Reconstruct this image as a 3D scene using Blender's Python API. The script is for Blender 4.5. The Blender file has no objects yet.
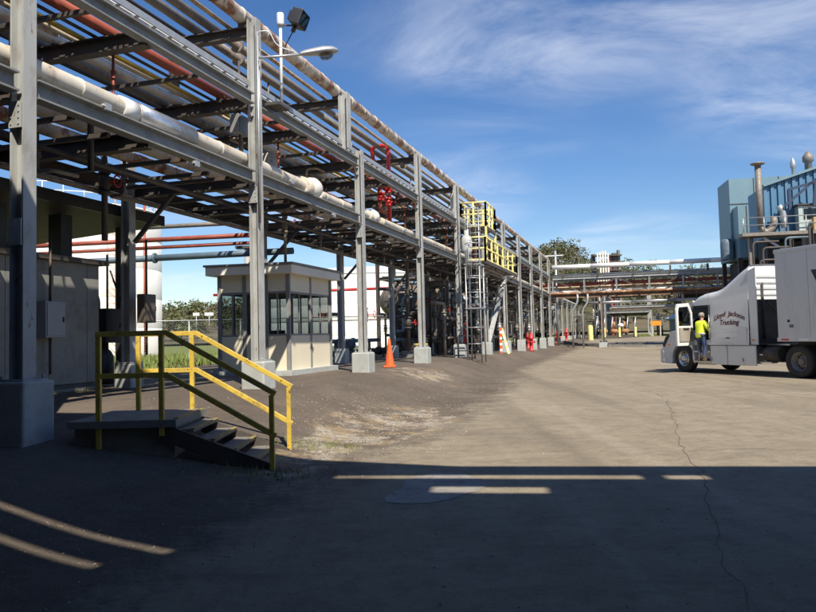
import bpy, math, random
import numpy as np
from mathutils import Vector, Matrix
random.seed(7); np.random.seed(7)
scene = bpy.context.scene
col = scene.collection
rad = math.radians

# ------------------------------------------------------------------ camera
cd = bpy.data.cameras.new('camera'); cam = bpy.data.objects.new('camera', cd); col.objects.link(cam)
PITCH, ROLL = rad(3.0), 0.025
fw = Vector((0, math.cos(PITCH), math.sin(PITCH))); r0 = Vector((1, 0, 0)); u0 = r0.cross(fw)
rt = r0*math.cos(ROLL) - u0*math.sin(ROLL); up = r0*math.sin(ROLL) + u0*math.cos(ROLL)
m = Matrix((rt, up, -fw)).transposed().to_4x4(); m.translation = (0, 0, 1.62)
cam.matrix_world = m
cd.sensor_width = 36.0; cd.lens = 36*736/816; cd.shift_y = -9/816
cd.clip_start = 0.1; cd.clip_end = 4000
scene.camera = cam
scene.render.resolution_x = 1024; scene.render.resolution_y = 768

# ------------------------------------------------------------------ sky, sun, exposure
SUN_EL = rad(50); SX, SY = 0.34, -0.94
sdir = Vector((SX*math.cos(SUN_EL), SY*math.cos(SUN_EL), math.sin(SUN_EL))).normalized()
world = bpy.data.worlds.new('World'); scene.world = world; world.use_nodes = True
wn = world.node_tree; wn.nodes.clear(); wl = wn.links
def WN(t, **k):
    nd = wn.nodes.new(t)
    for a, b in k.items(): setattr(nd, a, b)
    return nd
sky = WN('ShaderNodeTexSky', sky_type='NISHITA', sun_disc=False, sun_elevation=SUN_EL,
         sun_rotation=math.atan2(SX, SY), altitude=250, air_density=1.0, dust_density=0.1, ozone_density=2.6)
bg = WN('ShaderNodeBackground'); bg.inputs['Strength'].default_value = 0.094
wo = WN('ShaderNodeOutputWorld')
tc = WN('ShaderNodeTexCoord'); sep = WN('ShaderNodeSeparateXYZ')
wl.new(tc.outputs['Generated'], sep.inputs[0])
def WM(op, a, b=None, c=None):
    nd = WN('ShaderNodeMath', operation=op)
    for i, v in enumerate((a, b, c)):
        if v is None: continue
        if isinstance(v, (int, float)): nd.inputs[i].default_value = v
        else: wl.new(v, nd.inputs[i])
    return nd.outputs[0]
zz = WM('ADD', WM('MAXIMUM', sep.outputs['Z'], 0.0), 0.14)
cmb = WN('ShaderNodeCombineXYZ')
wl.new(WM('DIVIDE', sep.outputs['X'], zz), cmb.inputs[0]); wl.new(WM('DIVIDE', sep.outputs['Y'], zz), cmb.inputs[1])
def cloud_noise(scale, loc, rot, sc, detail, distort):
    mp = WN('ShaderNodeMapping'); mp.inputs['Location'].default_value = loc
    mp.inputs['Rotation'].default_value = (0, 0, rot); mp.inputs['Scale'].default_value = sc
    wl.new(cmb.outputs[0], mp.inputs[0])
    nz = WN('ShaderNodeTexNoise'); nz.inputs['Scale'].default_value = scale
    nz.inputs['Detail'].default_value = detail; nz.inputs['Roughness'].default_value = 0.62
    nz.inputs['Distortion'].default_value = distort
    wl.new(mp.outputs[0], nz.inputs['Vector']); return nz.outputs['Fac']
CL_LOC = (3.3, 0.85, 0.0)
big = cloud_noise(0.6, CL_LOC, 0.3, (1, 1, 1), 2.0, 0.2)
wisp = cloud_noise(1.7, (3.1, 1.7, 0), rad(50), (0.75, 1.25, 1), 9.0, 0.7)
cov = WN('ShaderNodeMapRange'); cov.interpolation_type = 'SMOOTHSTEP'
cov.inputs['From Min'].default_value = 0.46; cov.inputs['From Max'].default_value = 0.62
wl.new(big, cov.inputs['Value'])
ws = WN('ShaderNodeMapRange'); ws.interpolation_type = 'SMOOTHSTEP'
ws.inputs['From Min'].default_value = 0.30; ws.inputs['From Max'].default_value = 0.80
wl.new(wisp, ws.inputs['Value'])
cfac = WM('MULTIPLY', WM('MULTIPLY', cov.outputs[0], ws.outputs[0]), 0.56)
mix = WN('ShaderNodeMix', data_type='RGBA')
hs = WN('ShaderNodeHueSaturation'); hs.inputs['Saturation'].default_value = 1.24; hs.inputs['Hue'].default_value = .508; wl.new(sky.outputs[0], hs.inputs['Color'])
wl.new(cfac, mix.inputs['Factor']); wl.new(hs.outputs[0], mix.inputs['A'])
mix.inputs['B'].default_value = (7.6, 8.0, 8.9, 1)
wl.new(mix.outputs['Result'], bg.inputs['Color']); wl.new(bg.outputs[0], wo.inputs['Surface'])
sd = bpy.data.lights.new('sun', 'SUN'); sd.energy = 5.0; sd.angle = rad(0.53); sd.color = (1, 0.92, 0.79)
sun = bpy.data.objects.new('sun', sd); col.objects.link(sun); sun.rotation_euler = sdir.to_track_quat('Z', 'Y').to_euler()
sun.location = (30, -25, 60)
scene.view_settings.view_transform = 'Standard'; scene.view_settings.look = 'None'
scene.view_settings.gamma = 1.0; scene.view_settings.exposure = 0.45; scene.view_settings.use_curve_mapping = False
scene.render.engine = 'CYCLES'
scene.cycles.max_bounces = 4; scene.cycles.glossy_bounces = 2; scene.cycles.diffuse_bounces = 2; scene.cycles.transparent_max_bounces = 8

# ------------------------------------------------------------------ rack coordinates: t along the rack, D across (away from the road)
TH = rad(17.07)
dv = Vector((math.sin(TH), math.cos(TH), 0)); nv = Vector((-math.cos(TH), math.sin(TH), 0)); zv = Vector((0, 0, 1))
def R(t, D, z): return dv*t + nv*D + zv*z
def sm(a, b, x):
    u = min(1, max(0, (x-a)/(b-a))); return u*u*(3-2*u)
def ground_z(x, y):
    D = nv.x*x + nv.y*y; t = dv.x*x + dv.y*y
    top = 0.62 - 0.34*sm(26, 66, t)
    top *= 0.52 + 0.48*sm(5.5, 11.5, t)
    toe = 4.0 + 1.6*sm(15, 38, t)
    z = top*sm(toe, 7.4, D) + 0.14*sm(8.5, 15, D)
    z += 0.8*sm(61, 82, y)*sm(-12, 8, -D + 6)
    z += 0.9*sm(80, 220, y)
    return z

# ------------------------------------------------------------------ materials
MATS = {}
def mat(name, c, rough=0.6, metal=0.0, var=0.18, scale=3.0, c2=None, c2lo=0.55, c2hi=0.7, c2scale=None, bump=0.0, bscale=30.0,
        stretch=(1, 1, 1), coat=0.0, spec=0.5, c3=None, c3lo=.6, c3hi=.7, c3scale=8.0):
    """principled material: base colour mottled by noise, optional second (rust, dirt) and third colour in patches, fine bump"""
    if name in MATS: return MATS[name]
    M = bpy.data.materials.new(name); M.use_nodes = True; nt = M.node_tree; b = nt.nodes['Principled BSDF']; L = nt.links
    b.inputs['Roughness'].default_value = rough; b.inputs['Metallic'].default_value = metal
    b.inputs['Coat Weight'].default_value = coat; b.inputs['Specular IOR Level'].default_value = spec
    geo = nt.nodes.new('ShaderNodeNewGeometry'); mp = nt.nodes.new('ShaderNodeMapping'); mp.inputs['Scale'].default_value = stretch
    L.new(geo.outputs['Position'], mp.inputs[0])
    def noise(s, det=5, ro=.6):
        nz = nt.nodes.new('ShaderNodeTexNoise'); nz.inputs['Scale'].default_value = s; nz.inputs['Detail'].default_value = det
        nz.inputs['Roughness'].default_value = ro; L.new(mp.outputs[0], nz.inputs['Vector']); return nz.outputs['Fac']
    def ramp(f, lo, hi):
        r = nt.nodes.new('ShaderNodeMapRange'); r.inputs['From Min'].default_value = lo; r.inputs['From Max'].default_value = hi
        L.new(f, r.inputs['Value']); return r.outputs[0]
    def mx(f, A, B):
        q = nt.nodes.new('ShaderNodeMix'); q.data_type = 'RGBA'; L.new(f, q.inputs['Factor'])
        for s, v in (('A', A), ('B', B)):
            if isinstance(v, tuple): q.inputs[s].default_value = (*v[:3], 1)
            else: L.new(v, q.inputs[s])
        return q.outputs['Result']
    lo = tuple(max(0, x*(1-var)) for x in c); hi = tuple(min(1, x*(1+var)) for x in c)
    out = mx(ramp(noise(scale), .3, .7), lo, hi)
    if c2: out = mx(ramp(noise(c2scale or scale*2.3, 7, .7), c2lo, c2hi), out, c2)
    if c3: out = mx(ramp(noise(c3scale, 4, .6), c3lo, c3hi), out, c3)
    L.new(out, b.inputs['Base Color'])
    if bump:
        bp = nt.nodes.new('ShaderNodeBump'); bp.inputs['Strength'].default_value = bump; bp.inputs['Distance'].default_value = 0.02
        L.new(noise(bscale, 6, .65), bp.inputs['Height']); L.new(bp.outputs[0], b.inputs['Normal'])
    MATS[name] = M; return M
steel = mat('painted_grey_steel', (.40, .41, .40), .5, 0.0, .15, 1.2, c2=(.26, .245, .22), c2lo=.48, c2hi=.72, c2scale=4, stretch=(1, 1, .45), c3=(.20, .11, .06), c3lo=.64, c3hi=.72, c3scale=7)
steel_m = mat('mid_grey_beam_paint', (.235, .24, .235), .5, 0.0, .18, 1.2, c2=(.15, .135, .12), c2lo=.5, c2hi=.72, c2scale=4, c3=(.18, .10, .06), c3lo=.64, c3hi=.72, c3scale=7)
steel_d = mat('weathered_shaded_steel', (.075, .065, .058), .6, .0, .3, 2, c2=(.14, .075, .045), c2lo=.52, c2hi=.72)  # rusty steel, base darkened to carry the shade on the cross beams
steel_b = mat('black_steel', (.035, .036, .038), .5, .1, .3, 3)
conc = mat('pale_concrete', (.43, .45, .43), .85, 0, .1, 2.2, c2=(.33, .33, .30), c2lo=.5, c2hi=.75, bump=.25, bscale=40)
conc_d = mat('dirty_concrete', (.25, .235, .21), .9, 0, .2, 2.2, c2=(.12, .105, .09), bump=.3, bscale=40)
rustwhite = mat('rust_stained_white_cladding', (.62, .55, .46), .55, 0, .1, 2.4, c2=(.27, .115, .05), c2lo=.46, c2hi=.57, c2scale=2.6, c3=(.15, .075, .045), c3lo=.60, c3hi=.70, c3scale=7)
whitep = mat('cream_white_cladding', (.66, .60, .50), .5, 0, .12, 2, c2=(.40, .29, .19), c2lo=.52, c2hi=.70, c2scale=2.5, c3=(.26, .15, .085), c3lo=.63, c3hi=.72, c3scale=6)
alu = mat('aluminium_cladding', (.62, .63, .65), .34, .85, .1, 4, c2=(.35, .34, .33), c2lo=.5, c2hi=.8)
greyp = mat('dull_grey_pipe', (.24, .215, .185), .55, .1, .2, 3, c2=(.17, .10, .065), c2lo=.52, c2hi=.68)
redp = mat('red_oxide_pipe', (.32, .075, .045), .55, 0, .2, 3, c2=(.2, .05, .03))
redpaint = mat('red_paint', (.55, .03, .03), .4, 0, .15, 4, c2=(.3, .03, .02), c2lo=.6, c2hi=.8)
yelp = mat('yellow_pipe', (.58, .38, .05), .5, 0, .15, 3, c2=(.35, .22, .05), c2lo=.55, c2hi=.7)
yel = mat('yellow_rail_paint', (.64, .45, .07), .5, 0, .15, 4, c2=(.36, .25, .08), c2lo=.50, c2hi=.68, c2scale=6, c3=(.10, .055, .03), c3lo=.63, c3hi=.67, c3scale=22)
brightyel = mat('bright_yellow_paint', (.82, .72, .28), .45, 0, .1, 4, c2=(.5, .38, .1), c2lo=.6, c2hi=.8)
bluep = mat('blue_grey_pipe', (.13, .18, .22), .5, .1, .2, 3)
orange = mat('orange_plastic', (.80, .13, .03), .45, 0, .1, 6, c2=(.45, .12, .05), c2lo=.6, c2hi=.8)
black = mat('black_rubber', (.022, .022, .022), .75, 0, .3, 8)
galv = mat('galvanised_steel', (.46, .47, .47), .42, .5, .12, 6)
cream = mat('cream_panel', (.76, .69, .52), .55, 0, .05, 1.5, c2=(.52, .43, .28), c2lo=.62, c2hi=.85, c2scale=3)
trimg = mat('grey_trim', (.24, .24, .235), .5, 0, .1, 4)
whitepaint = mat('white_paint', (.78, .78, .76), .4, 0, .05, 2, c2=(.62, .60, .56), c2lo=.55, c2hi=.8)
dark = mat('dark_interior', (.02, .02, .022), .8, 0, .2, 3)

def glass_mat(name, tint, refl_rough=0.02, see=0.75):
    if name in MATS: return MATS[name]
    M = bpy.data.materials.new(name); M.use_nodes = True; nt = M.node_tree; nt.nodes.clear(); L = nt.links
    o = nt.nodes.new('ShaderNodeOutputMaterial'); tr = nt.nodes.new('ShaderNodeBsdfTransparent'); gl = nt.nodes.new('ShaderNodeBsdfGlossy')
    tr.inputs[0].default_value = (*[t*see for t in tint], 1); gl.inputs['Roughness'].default_value = refl_rough
    lw = nt.nodes.new('ShaderNodeLayerWeight'); lw.inputs['Blend'].default_value = .5
    pw3 = nt.nodes.new('ShaderNodeMath'); pw3.operation = 'POWER'; pw3.inputs[1].default_value = 3.5; L.new(lw.outputs['Facing'], pw3.inputs[0])
    fr = nt.nodes.new('ShaderNodeMath'); fr.operation = 'MULTIPLY_ADD'; fr.inputs[1].default_value = .75; fr.inputs[2].default_value = .05; L.new(pw3.outputs[0], fr.inputs[0])
    mxs = nt.nodes.new('ShaderNodeMixShader'); L.new(fr.outputs[0], mxs.inputs[0]); L.new(tr.outputs[0], mxs.inputs[1]); L.new(gl.outputs[0], mxs.inputs[2])
    L.new(mxs.outputs[0], o.inputs[0]); MATS[name] = M; return M
glass = glass_mat('window_glass', (.92, .96, .96), see=.8)
glass_d = glass_mat('tinted_glass', (.5, .55, .55), see=.4)

# ------------------------------------------------------------------ mesh helpers
def ortho(z, hint=None):
    z = Vector(z).normalized(); h = Vector(hint) if hint is not None else (Vector((0, 0, 1)) if abs(z.z) < .95 else Vector((0, 1, 0)))
    x = h.cross(z)
    if x.length < 1e-6: x = Vector((1, 0, 0)).cross(z)
    x.normalize(); return x, z.cross(x), z
class MB:
    def __init__(s): s.v = []; s.f = []; s.sm = []
    def add(s, vs, fs, smooth=False):
        o = len(s.v); s.v += [tuple(p) for p in vs]
        for q in fs: s.f.append(tuple(i+o for i in q)); s.sm.append(smooth)
        return s
    def box(s, c, sz, X=None, Y=None, Z=None):
        X = Vector(X) if X is not None else Vector((1, 0, 0)); Z = Vector(Z) if Z is not None else Vector((0, 0, 1))
        Y = Vector(Y) if Y is not None else Z.cross(X)
        c = Vector(c); vs = []
        for k in (-.5, .5):
            for j in (-.5, .5):
                for i in (-.5, .5): vs.append(c + X*sz[0]*i + Y*sz[1]*j + Z*sz[2]*k)
        return s.add(vs, [(0, 2, 3, 1), (4, 5, 7, 6), (0, 1, 5, 4), (2, 6, 7, 3), (0, 4, 6, 2), (1, 3, 7, 5)])
    def bar(s, p0, p1, w, h, upv=(0, 0, 1)):
        p0, p1 = Vector(p0), Vector(p1); x, y, z = ortho(p1-p0, upv)
        return s.box((p0+p1)/2, (w, h, (p1-p0).length), x, y, z)
    def prism(s, prof, p0, X, Y, ext):
        """profile points (a,b) in the X,Y plane at p0, extruded by the vector ext"""
        p0, X, Y, ext = Vector(p0), Vector(X), Vector(Y), Vector(ext); n = len(prof)
        vs = [p0 + X*a + Y*b for a, b in prof] + [p0 + X*a + Y*b + ext for a, b in prof]
        fs = [tuple(range(n))[::-1], tuple(range(n, 2*n))] + [(i, (i+1) % n, n+(i+1) % n, n+i) for i in range(n)]
        return s.add(vs, fs)
    def ibeam(s, p0, p1, h, w, upv=(0, 0, 1), tf=.025, tw=.018):
        p0, p1 = Vector(p0), Vector(p1); x, y, z = ortho(p1-p0, upv); a, b, c = w/2, h/2, tw/2; e = b-tf
        pr = [(-a, -b), (a, -b), (a, -e), (c, -e), (c, e), (a, e), (a, b), (-a, b), (-a, e), (-c, e), (-c, -e), (-a, -e)]
        return s.prism(pr, p0, x, y, p1-p0)
    def tube(s, p0, p1, r, n=12, r2=None, caps=True):
        p0, p1 = Vector(p0), Vector(p1); x, y, z = ortho(p1-p0); r2 = r if r2 is None else r2
        cs = [(math.cos(2*math.pi*i/n), math.sin(2*math.pi*i/n)) for i in range(n)]
        vs = [p0 + (x*a+y*b)*r for a, b in cs] + [p1 + (x*a+y*b)*r2 for a, b in cs]
        s.add(vs, [(i, (i+1) % n, n+(i+1) % n, n+i) for i in range(n)], True)
        if caps:
            o = len(s.v) - 2*n; s.f.append(tuple(range(o+n-1, o-1, -1))); s.sm.append(False); s.f.append(tuple(range(o+n, o+2*n))); s.sm.append(False)
        return s
    def path(s, pts, r, n=10, fillet=0.0, seg=5):
        pts = [Vector(p) for p in pts]
        if fillet:
            q = [pts[0]]
            for i in range(1, len(pts)-1):
                a, b, c = pts[i-1], pts[i], pts[i+1]; u, w = (a-b), (c-b); fl = min(fillet, u.length*.49, w.length*.49)
                u.normalize(); w.normalize(); A, B = b+u*fl, b+w*fl
                for k in range(seg+1):
                    t = k/seg; q.append(A*(1-t)**2 + b*2*t*(1-t) + B*t*t)
            q.append(pts[-1]); pts = q
        tg = []
        for i in range(len(pts)):
            a = pts[max(0, i-1)]; c = pts[min(len(pts)-1, i+1)]; tg.append((c-a).normalized())
        x, y, z = ortho(tg[0]); rings = []; vs = []
        for i, p in enumerate(pts):
            x = (x - tg[i]*x.dot(tg[i])).normalized(); y = tg[i].cross(x)
            rr = r[i] if isinstance(r, (list, tuple)) else r
            vs += [p + (x*math.cos(2*math.pi*k/n) + y*math.sin(2*math.pi*k/n))*rr for k in range(n)]
        fs = []
        for i in range(len(pts)-1):
            for k in range(n): fs.append((i*n+k, i*n+(k+1) % n, (i+1)*n+(k+1) % n, (i+1)*n+k))
        s.add(vs, fs, True); o = len(s.v) - len(pts)*n
        s.f.append(tuple(range(o+n-1, o-1, -1))); s.sm.append(False); e = len(s.v); s.f.append(tuple(range(e-n, e))); s.sm.append(False)
        return s
    def lathe(s, prof, o, axis=(0, 0, 1), n=20, smooth=True, a0=0, a1=2*math.pi):
        x, y, z = ortho(axis); o = Vector(o); full = abs(a1-a0-2*math.pi) < 1e-6; m_ = n if full else n+1; vs = []
        for rr, h in prof:
            for k in range(m_):
                a = a0 + (a1-a0)*k/n; vs.append(o + (x*math.cos(a)+y*math.sin(a))*rr + z*h)
        fs = []
        for i in range(len(prof)-1):
            for k in range(n):
                k2 = (k+1) % m_; fs.append((i*m_+k, i*m_+k2, (i+1)*m_+k2, (i+1)*m_+k))
        return s.add(vs, fs, smooth)
    def mesh(s, name, material):
        me = bpy.data.meshes.new(name); me.from_pydata(s.v, [], s.f)
        me.polygons.foreach_set('use_smooth', s.sm); me.materials.append(material); me.update(); return me
    def build(s, name, material, parent=None, bevel=0.0, kind=None, label=None):
        o = bpy.data.objects.new(name, s.mesh(name, material)); col.objects.link(o)
        if parent is not None:
            o.parent = parent; o.matrix_parent_inverse = INV.get(parent.name, Matrix())
        if bevel:
            bm_ = o.modifiers.new('bevel', 'BEVEL'); bm_.width = bevel; bm_.segments = 2; bm_.limit_method = 'ANGLE'; bm_.harden_normals = False
        if kind: o['kind'] = kind
        if label: o['label'] = label
        return o
INV = {}
def tag(o, label, cat, group=None, kind=None):
    o['label'] = label; o['category'] = cat
    if group: o['group'] = group
    if kind: o['kind'] = kind
    return o
def thing(name, label, cat, loc=(0, 0, 0), group=None, rot=None):
    """an Empty at the thing's base; parts given in world coordinates keep them (parent inverse), unless rot is given (local coordinates)"""
    o = bpy.data.objects.new(name, None); col.objects.link(o); o.empty_display_size = .3
    o.location = loc
    if rot is not None: o.rotation_euler = (0, 0, rot)
    else: INV[o.name] = Matrix.Translation(-Vector(loc))
    return tag(o, label, cat, group)
def inst(src, parent, mw=None, name=None):
    """linked copy of one mesh object under a parent"""
    o = src.copy(); col.objects.link(o)
    if name: o.name = name
    o.parent = parent; o.matrix_parent_inverse = src.matrix_parent_inverse if mw is None else INV.get(parent.name, Matrix())
    if mw is not None: o.matrix_basis = mw
    return o
def copy_tree(root, loc, rotz=None, label=None):
    r_ = root.copy(); col.objects.link(r_); r_.location = loc
    if rotz is not None: r_.rotation_euler = (0, 0, rotz)
    if label: r_['label'] = label
    def rec(a, b):
        for ch in a.children:
            c = ch.copy(); col.objects.link(c); c.parent = b; c.matrix_parent_inverse = ch.matrix_parent_inverse; rec(ch, c)
    rec(root, r_); return r_
def placed(me, name, parent, M):
    o = bpy.data.objects.new(name, me); col.objects.link(o)
    if parent is not None: o.parent = parent; o.matrix_parent_inverse = INV.get(parent.name, Matrix())
    o.matrix_basis = M; return o
RACK_ROT = Matrix((tuple(dv), tuple(nv), (0, 0, 1))).transposed().to_4x4()   # local x along rack, y across, z up
def RM(t, D, z): return Matrix.Translation(R(t, D, z)) @ RACK_ROT

# ------------------------------------------------------------------ ground (one sheet), with masks for soil, grass, gravel
def graded(lo, hi, fine_lo, fine_hi, step, grow=1.12):
    a = list(np.arange(fine_lo, fine_hi+1e-6, step)); s_ = step
    while a[-1] < hi: s_ *= grow; a.append(a[-1]+s_)
    s_ = step; b = [a[0]]
    while b[-1] > lo: s_ *= grow; b.append(b[-1]-s_)
    return b[:0:-1] + a
xs = graded(-1500, 1500, -11, 11, .24); ys = graded(-300, 1800, 3, 30, .24, 1.09)
gv = []; gm = []
for y in ys:
    for x in xs:
        D = nv.x*x + nv.y*y; t = dv.x*x + dv.y*y
        gv.append((x, y, ground_z(x, y)))
        toe = 4.0 + 1.6*sm(15, 38, t)
        soil = sm(toe-2.1, toe+.7, D)
        grass = max(.42*math.exp(-((x+1.3)**2/.8+(y-10.6)**2/.5)), sm(13.6, 15.2, D)*sm(-5, 4, y), .8*sm(66, 84, y)*sm(-9, -3, D-.05*(y-60)-12+0*x))
        if D < 5 and y < 120: grass = sm(74, 92, y)*.75
        grav = .85*math.exp(-((x+.5)**2/1.6 + (y-14.0)**2/4.0)) + .7*math.exp(-((x-.4)**2/2.5+(y-22.8)**2/5)) + .9*math.exp(-((D-4.3)**2/.5))*sm(6, 9, t)*(1-sm(12, 18, t))
        gm.append((soil, grass, min(1, grav), 1))
nx = len(xs); gf = [(j*nx+i, j*nx+i+1, (j+1)*nx+i+1, (j+1)*nx+i) for j in range(len(ys)-1) for i in range(nx-1)]
me = bpy.data.meshes.new('ground'); me.from_pydata(gv, [], gf)
ca = me.color_attributes.new('mask', 'FLOAT_COLOR', 'POINT'); ca.data.foreach_set('color', np.array(gm, dtype=np.float32).ravel())
me.polygons.foreach_set('use_smooth', [True]*len(gf))
def ground_material():
    M = bpy.data.materials.new('yard_ground'); M.use_nodes = True; nt = M.node_tree; b = nt.nodes['Principled BSDF']; L = nt.links
    geo = nt.nodes.new('ShaderNodeNewGeometry'); at = nt.nodes.new('ShaderNodeAttribute'); at.attribute_name = 'mask'
    sp = nt.nodes.new('ShaderNodeSeparateColor'); L.new(at.outputs['Color'], sp.inputs[0])
    def noise(s, det=6, ro=.6, st=None, rot=0, dist=0):
        src = geo.outputs['Position']
        if st:
            mp = nt.nodes.new('ShaderNodeMapping'); mp.inputs['Scale'].default_value = st; mp.inputs['Rotation'].default_value = (0, 0, rot); L.new(src, mp.inputs[0]); src = mp.outputs[0]
        nz = nt.nodes.new('ShaderNodeTexNoise'); nz.inputs['Scale'].default_value = s; nz.inputs['Detail'].default_value = det; nz.inputs['Roughness'].default_value = ro
        nz.inputs['Distortion'].default_value = dist; L.new(src, nz.inputs['Vector']); return nz.outputs['Fac']
    def rp(f, lo, hi, a=0., b_=1.):
        r = nt.nodes.new('ShaderNodeMapRange'); r.inputs['From Min'].default_value = lo; r.inputs['From Max'].default_value = hi
        r.inputs['To Min'].default_value = a; r.inputs['To Max'].default_value = b_; L.new(f, r.inputs['Value']); return r.outputs[0]
    def mth(op, a, b_):
        q = nt.nodes.new('ShaderNodeMath'); q.operation = op
        for i, v in enumerate((a, b_)):
            if isinstance(v, (int, float)): q.inputs[i].default_value = v
            else: L.new(v, q.inputs[i])
        return q.outputs[0]
    def mx(f, A, B):
        q = nt.nodes.new('ShaderNodeMix'); q.data_type = 'RGBA'
        if isinstance(f, (int, float)): q.inputs['Factor'].default_value = f
        else: L.new(f, q.inputs['Factor'])
        for s, v in (('A', A), ('B', B)):
            if isinstance(v, tuple): q.inputs[s].default_value = (*v[:3], 1)
            else: L.new(v, q.inputs[s])
        return q.outputs['Result']
    # road: worn tan asphalt and concrete
    road = mx(rp(noise(.35, 5), .32, .68), (.262, .222, .158), (.34, .292, .213))
    road = mx(rp(noise(2.2, 7, .7), .45, .75), road, (.20, .162, .125))
    road = mx(rp(noise(.6, 5, .6, st=(1, .05, 1), rot=rad(17)), .50, .64, 0, .6), road, (.175, .145, .108))
    road = mx(rp(noise(.9, 4, .6, st=(1, .04, 1), rot=rad(24)), .56, .66, 0, .5), road, (.37, .32, .245))
    road = mx(rp(noise(6, 8, .8), .52, .66, 0, .6), road, (.165, .136, .102))
    road = mx(rp(noise(11, 7, .8), .56, .68, 0, .6), road, (.40, .35, .27))      # wheel tracks along the road
    road = mx(rp(noise(.5, 5, .65, st=(.5, 1.6, 1)), .60, .70, 0, .6), road, (.36, .305, .235))                   # pale wash
    road = mx(rp(noise(.9, 3), .68, .74, 0, .7), road, (.30, .20, .11))                                          # ochre stains
    road = mx(rp(noise(.12, 6, .7), .54, .66, 0, .5), road, (.15, .125, .10))
    road = mx(rp(noise(1.1, 8, .75, st=(.22, 1.6, 1), rot=rad(12)), .55, .70, 0, .5), road, (.165, .135, .105))
    road = mx(rp(noise(42, 4, .75), .56, .70, 0, .65), road, (.46, .41, .33))
    road = mx(rp(noise(38, 3, .7), .62, .74, 0, .6), road, (.10, .085, .07))
    # berm: dark brown packed soil and old asphalt
    soil = mx(rp(noise(.7, 6), .3, .7), (.092, .074, .058), (.14, .113, .09))
    soil = mx(rp(noise(1.6, 8, .78), .5, .68, 0, .6), soil, (.17, .135, .105))
    soil = mx(rp(noise(14, 7, .8), .54, .68, 0, .65), soil, (.19, .155, .12))
    soil = mx(rp(noise(.3, 7, .7), .48, .64, 0, .6), soil, (.20, .162, .125))
    soil = mx(rp(noise(4.5, 7, .75), .56, .70, 0, .6), soil, (.058, .045, .036))
    soil = mx(rp(noise(60, 4, .75), .56, .68, 0, .75), soil, (.32, .27, .22))
    soil = mx(rp(noise(24, 4, .7), .60, .70, 0, .7), soil, (.05, .04, .032))
    grav = mx(rp(noise(45, 5, .8), .42, .62), (.26, .22, .17), (.66, .60, .50))
    gras = mx(rp(noise(1.4, 6, .7), .35, .65), (.10, .145, .03), (.18, .20, .055))
    gras = mx(rp(noise(.25, 5, .65), .52, .66, 0, .8), gras, (.17, .135, .075))
    e = mth('ADD', rp(noise(.55, 8, .72), .25, .75, -.45, .45), rp(noise(9, 5, .75), .25, .75, -.22, .22))
    def edge(ch, lo, hi): return rp(mth('ADD', sp.outputs[ch], e), lo, hi)
    c = mx(edge(0, .3, .75), road, soil)
    c = mx(mth('MULTIPLY', edge(2, .42, .62), mth('MULTIPLY', rp(noise(1.15, 8, .78), .47, .55), rp(noise(12, 6, .8), .38, .54))), c, grav)
    c = mx(mth('MULTIPLY', edge(2, .30, .60), rp(noise(2.0, 7, .75), .50, .60, 0, .7)), c, (.34, .25, .14))
    c = mx(edge(1, .42, .6), c, gras)
    L.new(c, b.inputs['Base Color']); b.inputs['Roughness'].default_value = .9; b.inputs['Specular IOR Level'].default_value = .25
    bp = nt.nodes.new('ShaderNodeBump'); bp.inputs['Strength'].default_value = .5; bp.inputs['Distance'].default_value = .05
    L.new(mth('ADD', noise(70, 5, .75), mth('MULTIPLY', noise(6, 5), 2.2)), bp.inputs['Height']); L.new(bp.outputs[0], b.inputs['Normal'])
    return M
me.materials.append(ground_material())
ground = bpy.data.objects.new('ground', me); col.objects.link(ground); ground['kind'] = 'structure'

# asphalt patch, cracks and kerb on the ground
def sheet(pts, lift, name, material, parent=ground):
    b = MB(); cx_ = sum(p[0] for p in pts)/len(pts); cy_ = sum(p[1] for p in pts)/len(pts); n = len(pts)
    vs = [(cx_, cy_, ground_z(cx_, cy_)+lift)] + [(x, y, ground_z(x, y)+lift) for x, y in pts]
    b.add(vs, [(0, 1+i, 1+(i+1) % n) for i in range(n)]); return b.build(name, material, parent)
patchm = mat('patch_asphalt', (.27, .25, .225), .9, 0, .2, 3, c2=(.10, .09, .08), bump=.3, bscale=60)
pp = []
for k in range(48):
    a = 2*math.pi*k/48; q = 1 + .10*math.sin(3*a+1) + .06*math.sin(5*a) + random.uniform(-.05, .05)
    u = Vector((.45*q*math.cos(a), .83*q*math.sin(a))); ang = -.38
    pp.append((.27+u.x*math.cos(ang)-u.y*math.sin(ang), 7.95+u.x*math.sin(ang)+u.y*math.cos(ang)))
sheet(pp, .004, 'asphalt_patch', patchm)
crackm = mat('crack_filler', (.13, .108, .085), .9, 0, .3, 4)
def crack(pts, w, name):
    b = MB(); P = []
    for i in range(len(pts)-1):
        a, c = Vector((*pts[i], 0)), Vector((*pts[i+1], 0)); k = max(2, int((c-a).length/.22))
        for j in range(k): P.append(a.lerp(c, j/k) + Vector((random.uniform(-.05, .05), random.uniform(-.04, .04), 0)))
    P.append(Vector((*pts[-1], 0))); vs = []
    for i, p in enumerate(P):
        tdir = (P[min(i+1, len(P)-1)] - P[max(i-1, 0)]).normalized(); s_ = Vector((-tdir.y, tdir.x, 0)); ww = w*random.uniform(.3, 1.3)*(.4 if i in (0, len(P)-1) else 1)
        for q in (p+s_*ww, p-s_*ww): vs.append((q.x, q.y, ground_z(q.x, q.y)+.004))
    b.add(vs, [(2*i, 2*i+1, 2*i+3, 2*i+2) for i in range(len(P)-1)]); return b.build(name, crackm, ground)
crack([(6.4, 20.0), (5.9, 17.0), (5.0, 14.2), (4.35, 12.2), (3.92, 10.8), (3.5, 9.5), (3.3, 8.5), (2.7, 6.8), (2.28, 5.6), (1.9, 4.3)], .006, 'pavement_crack')
crack([(5.6, 16.2), (6.6, 15.9), (7.3, 15.4)], .008, 'pavement_crack')
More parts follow.
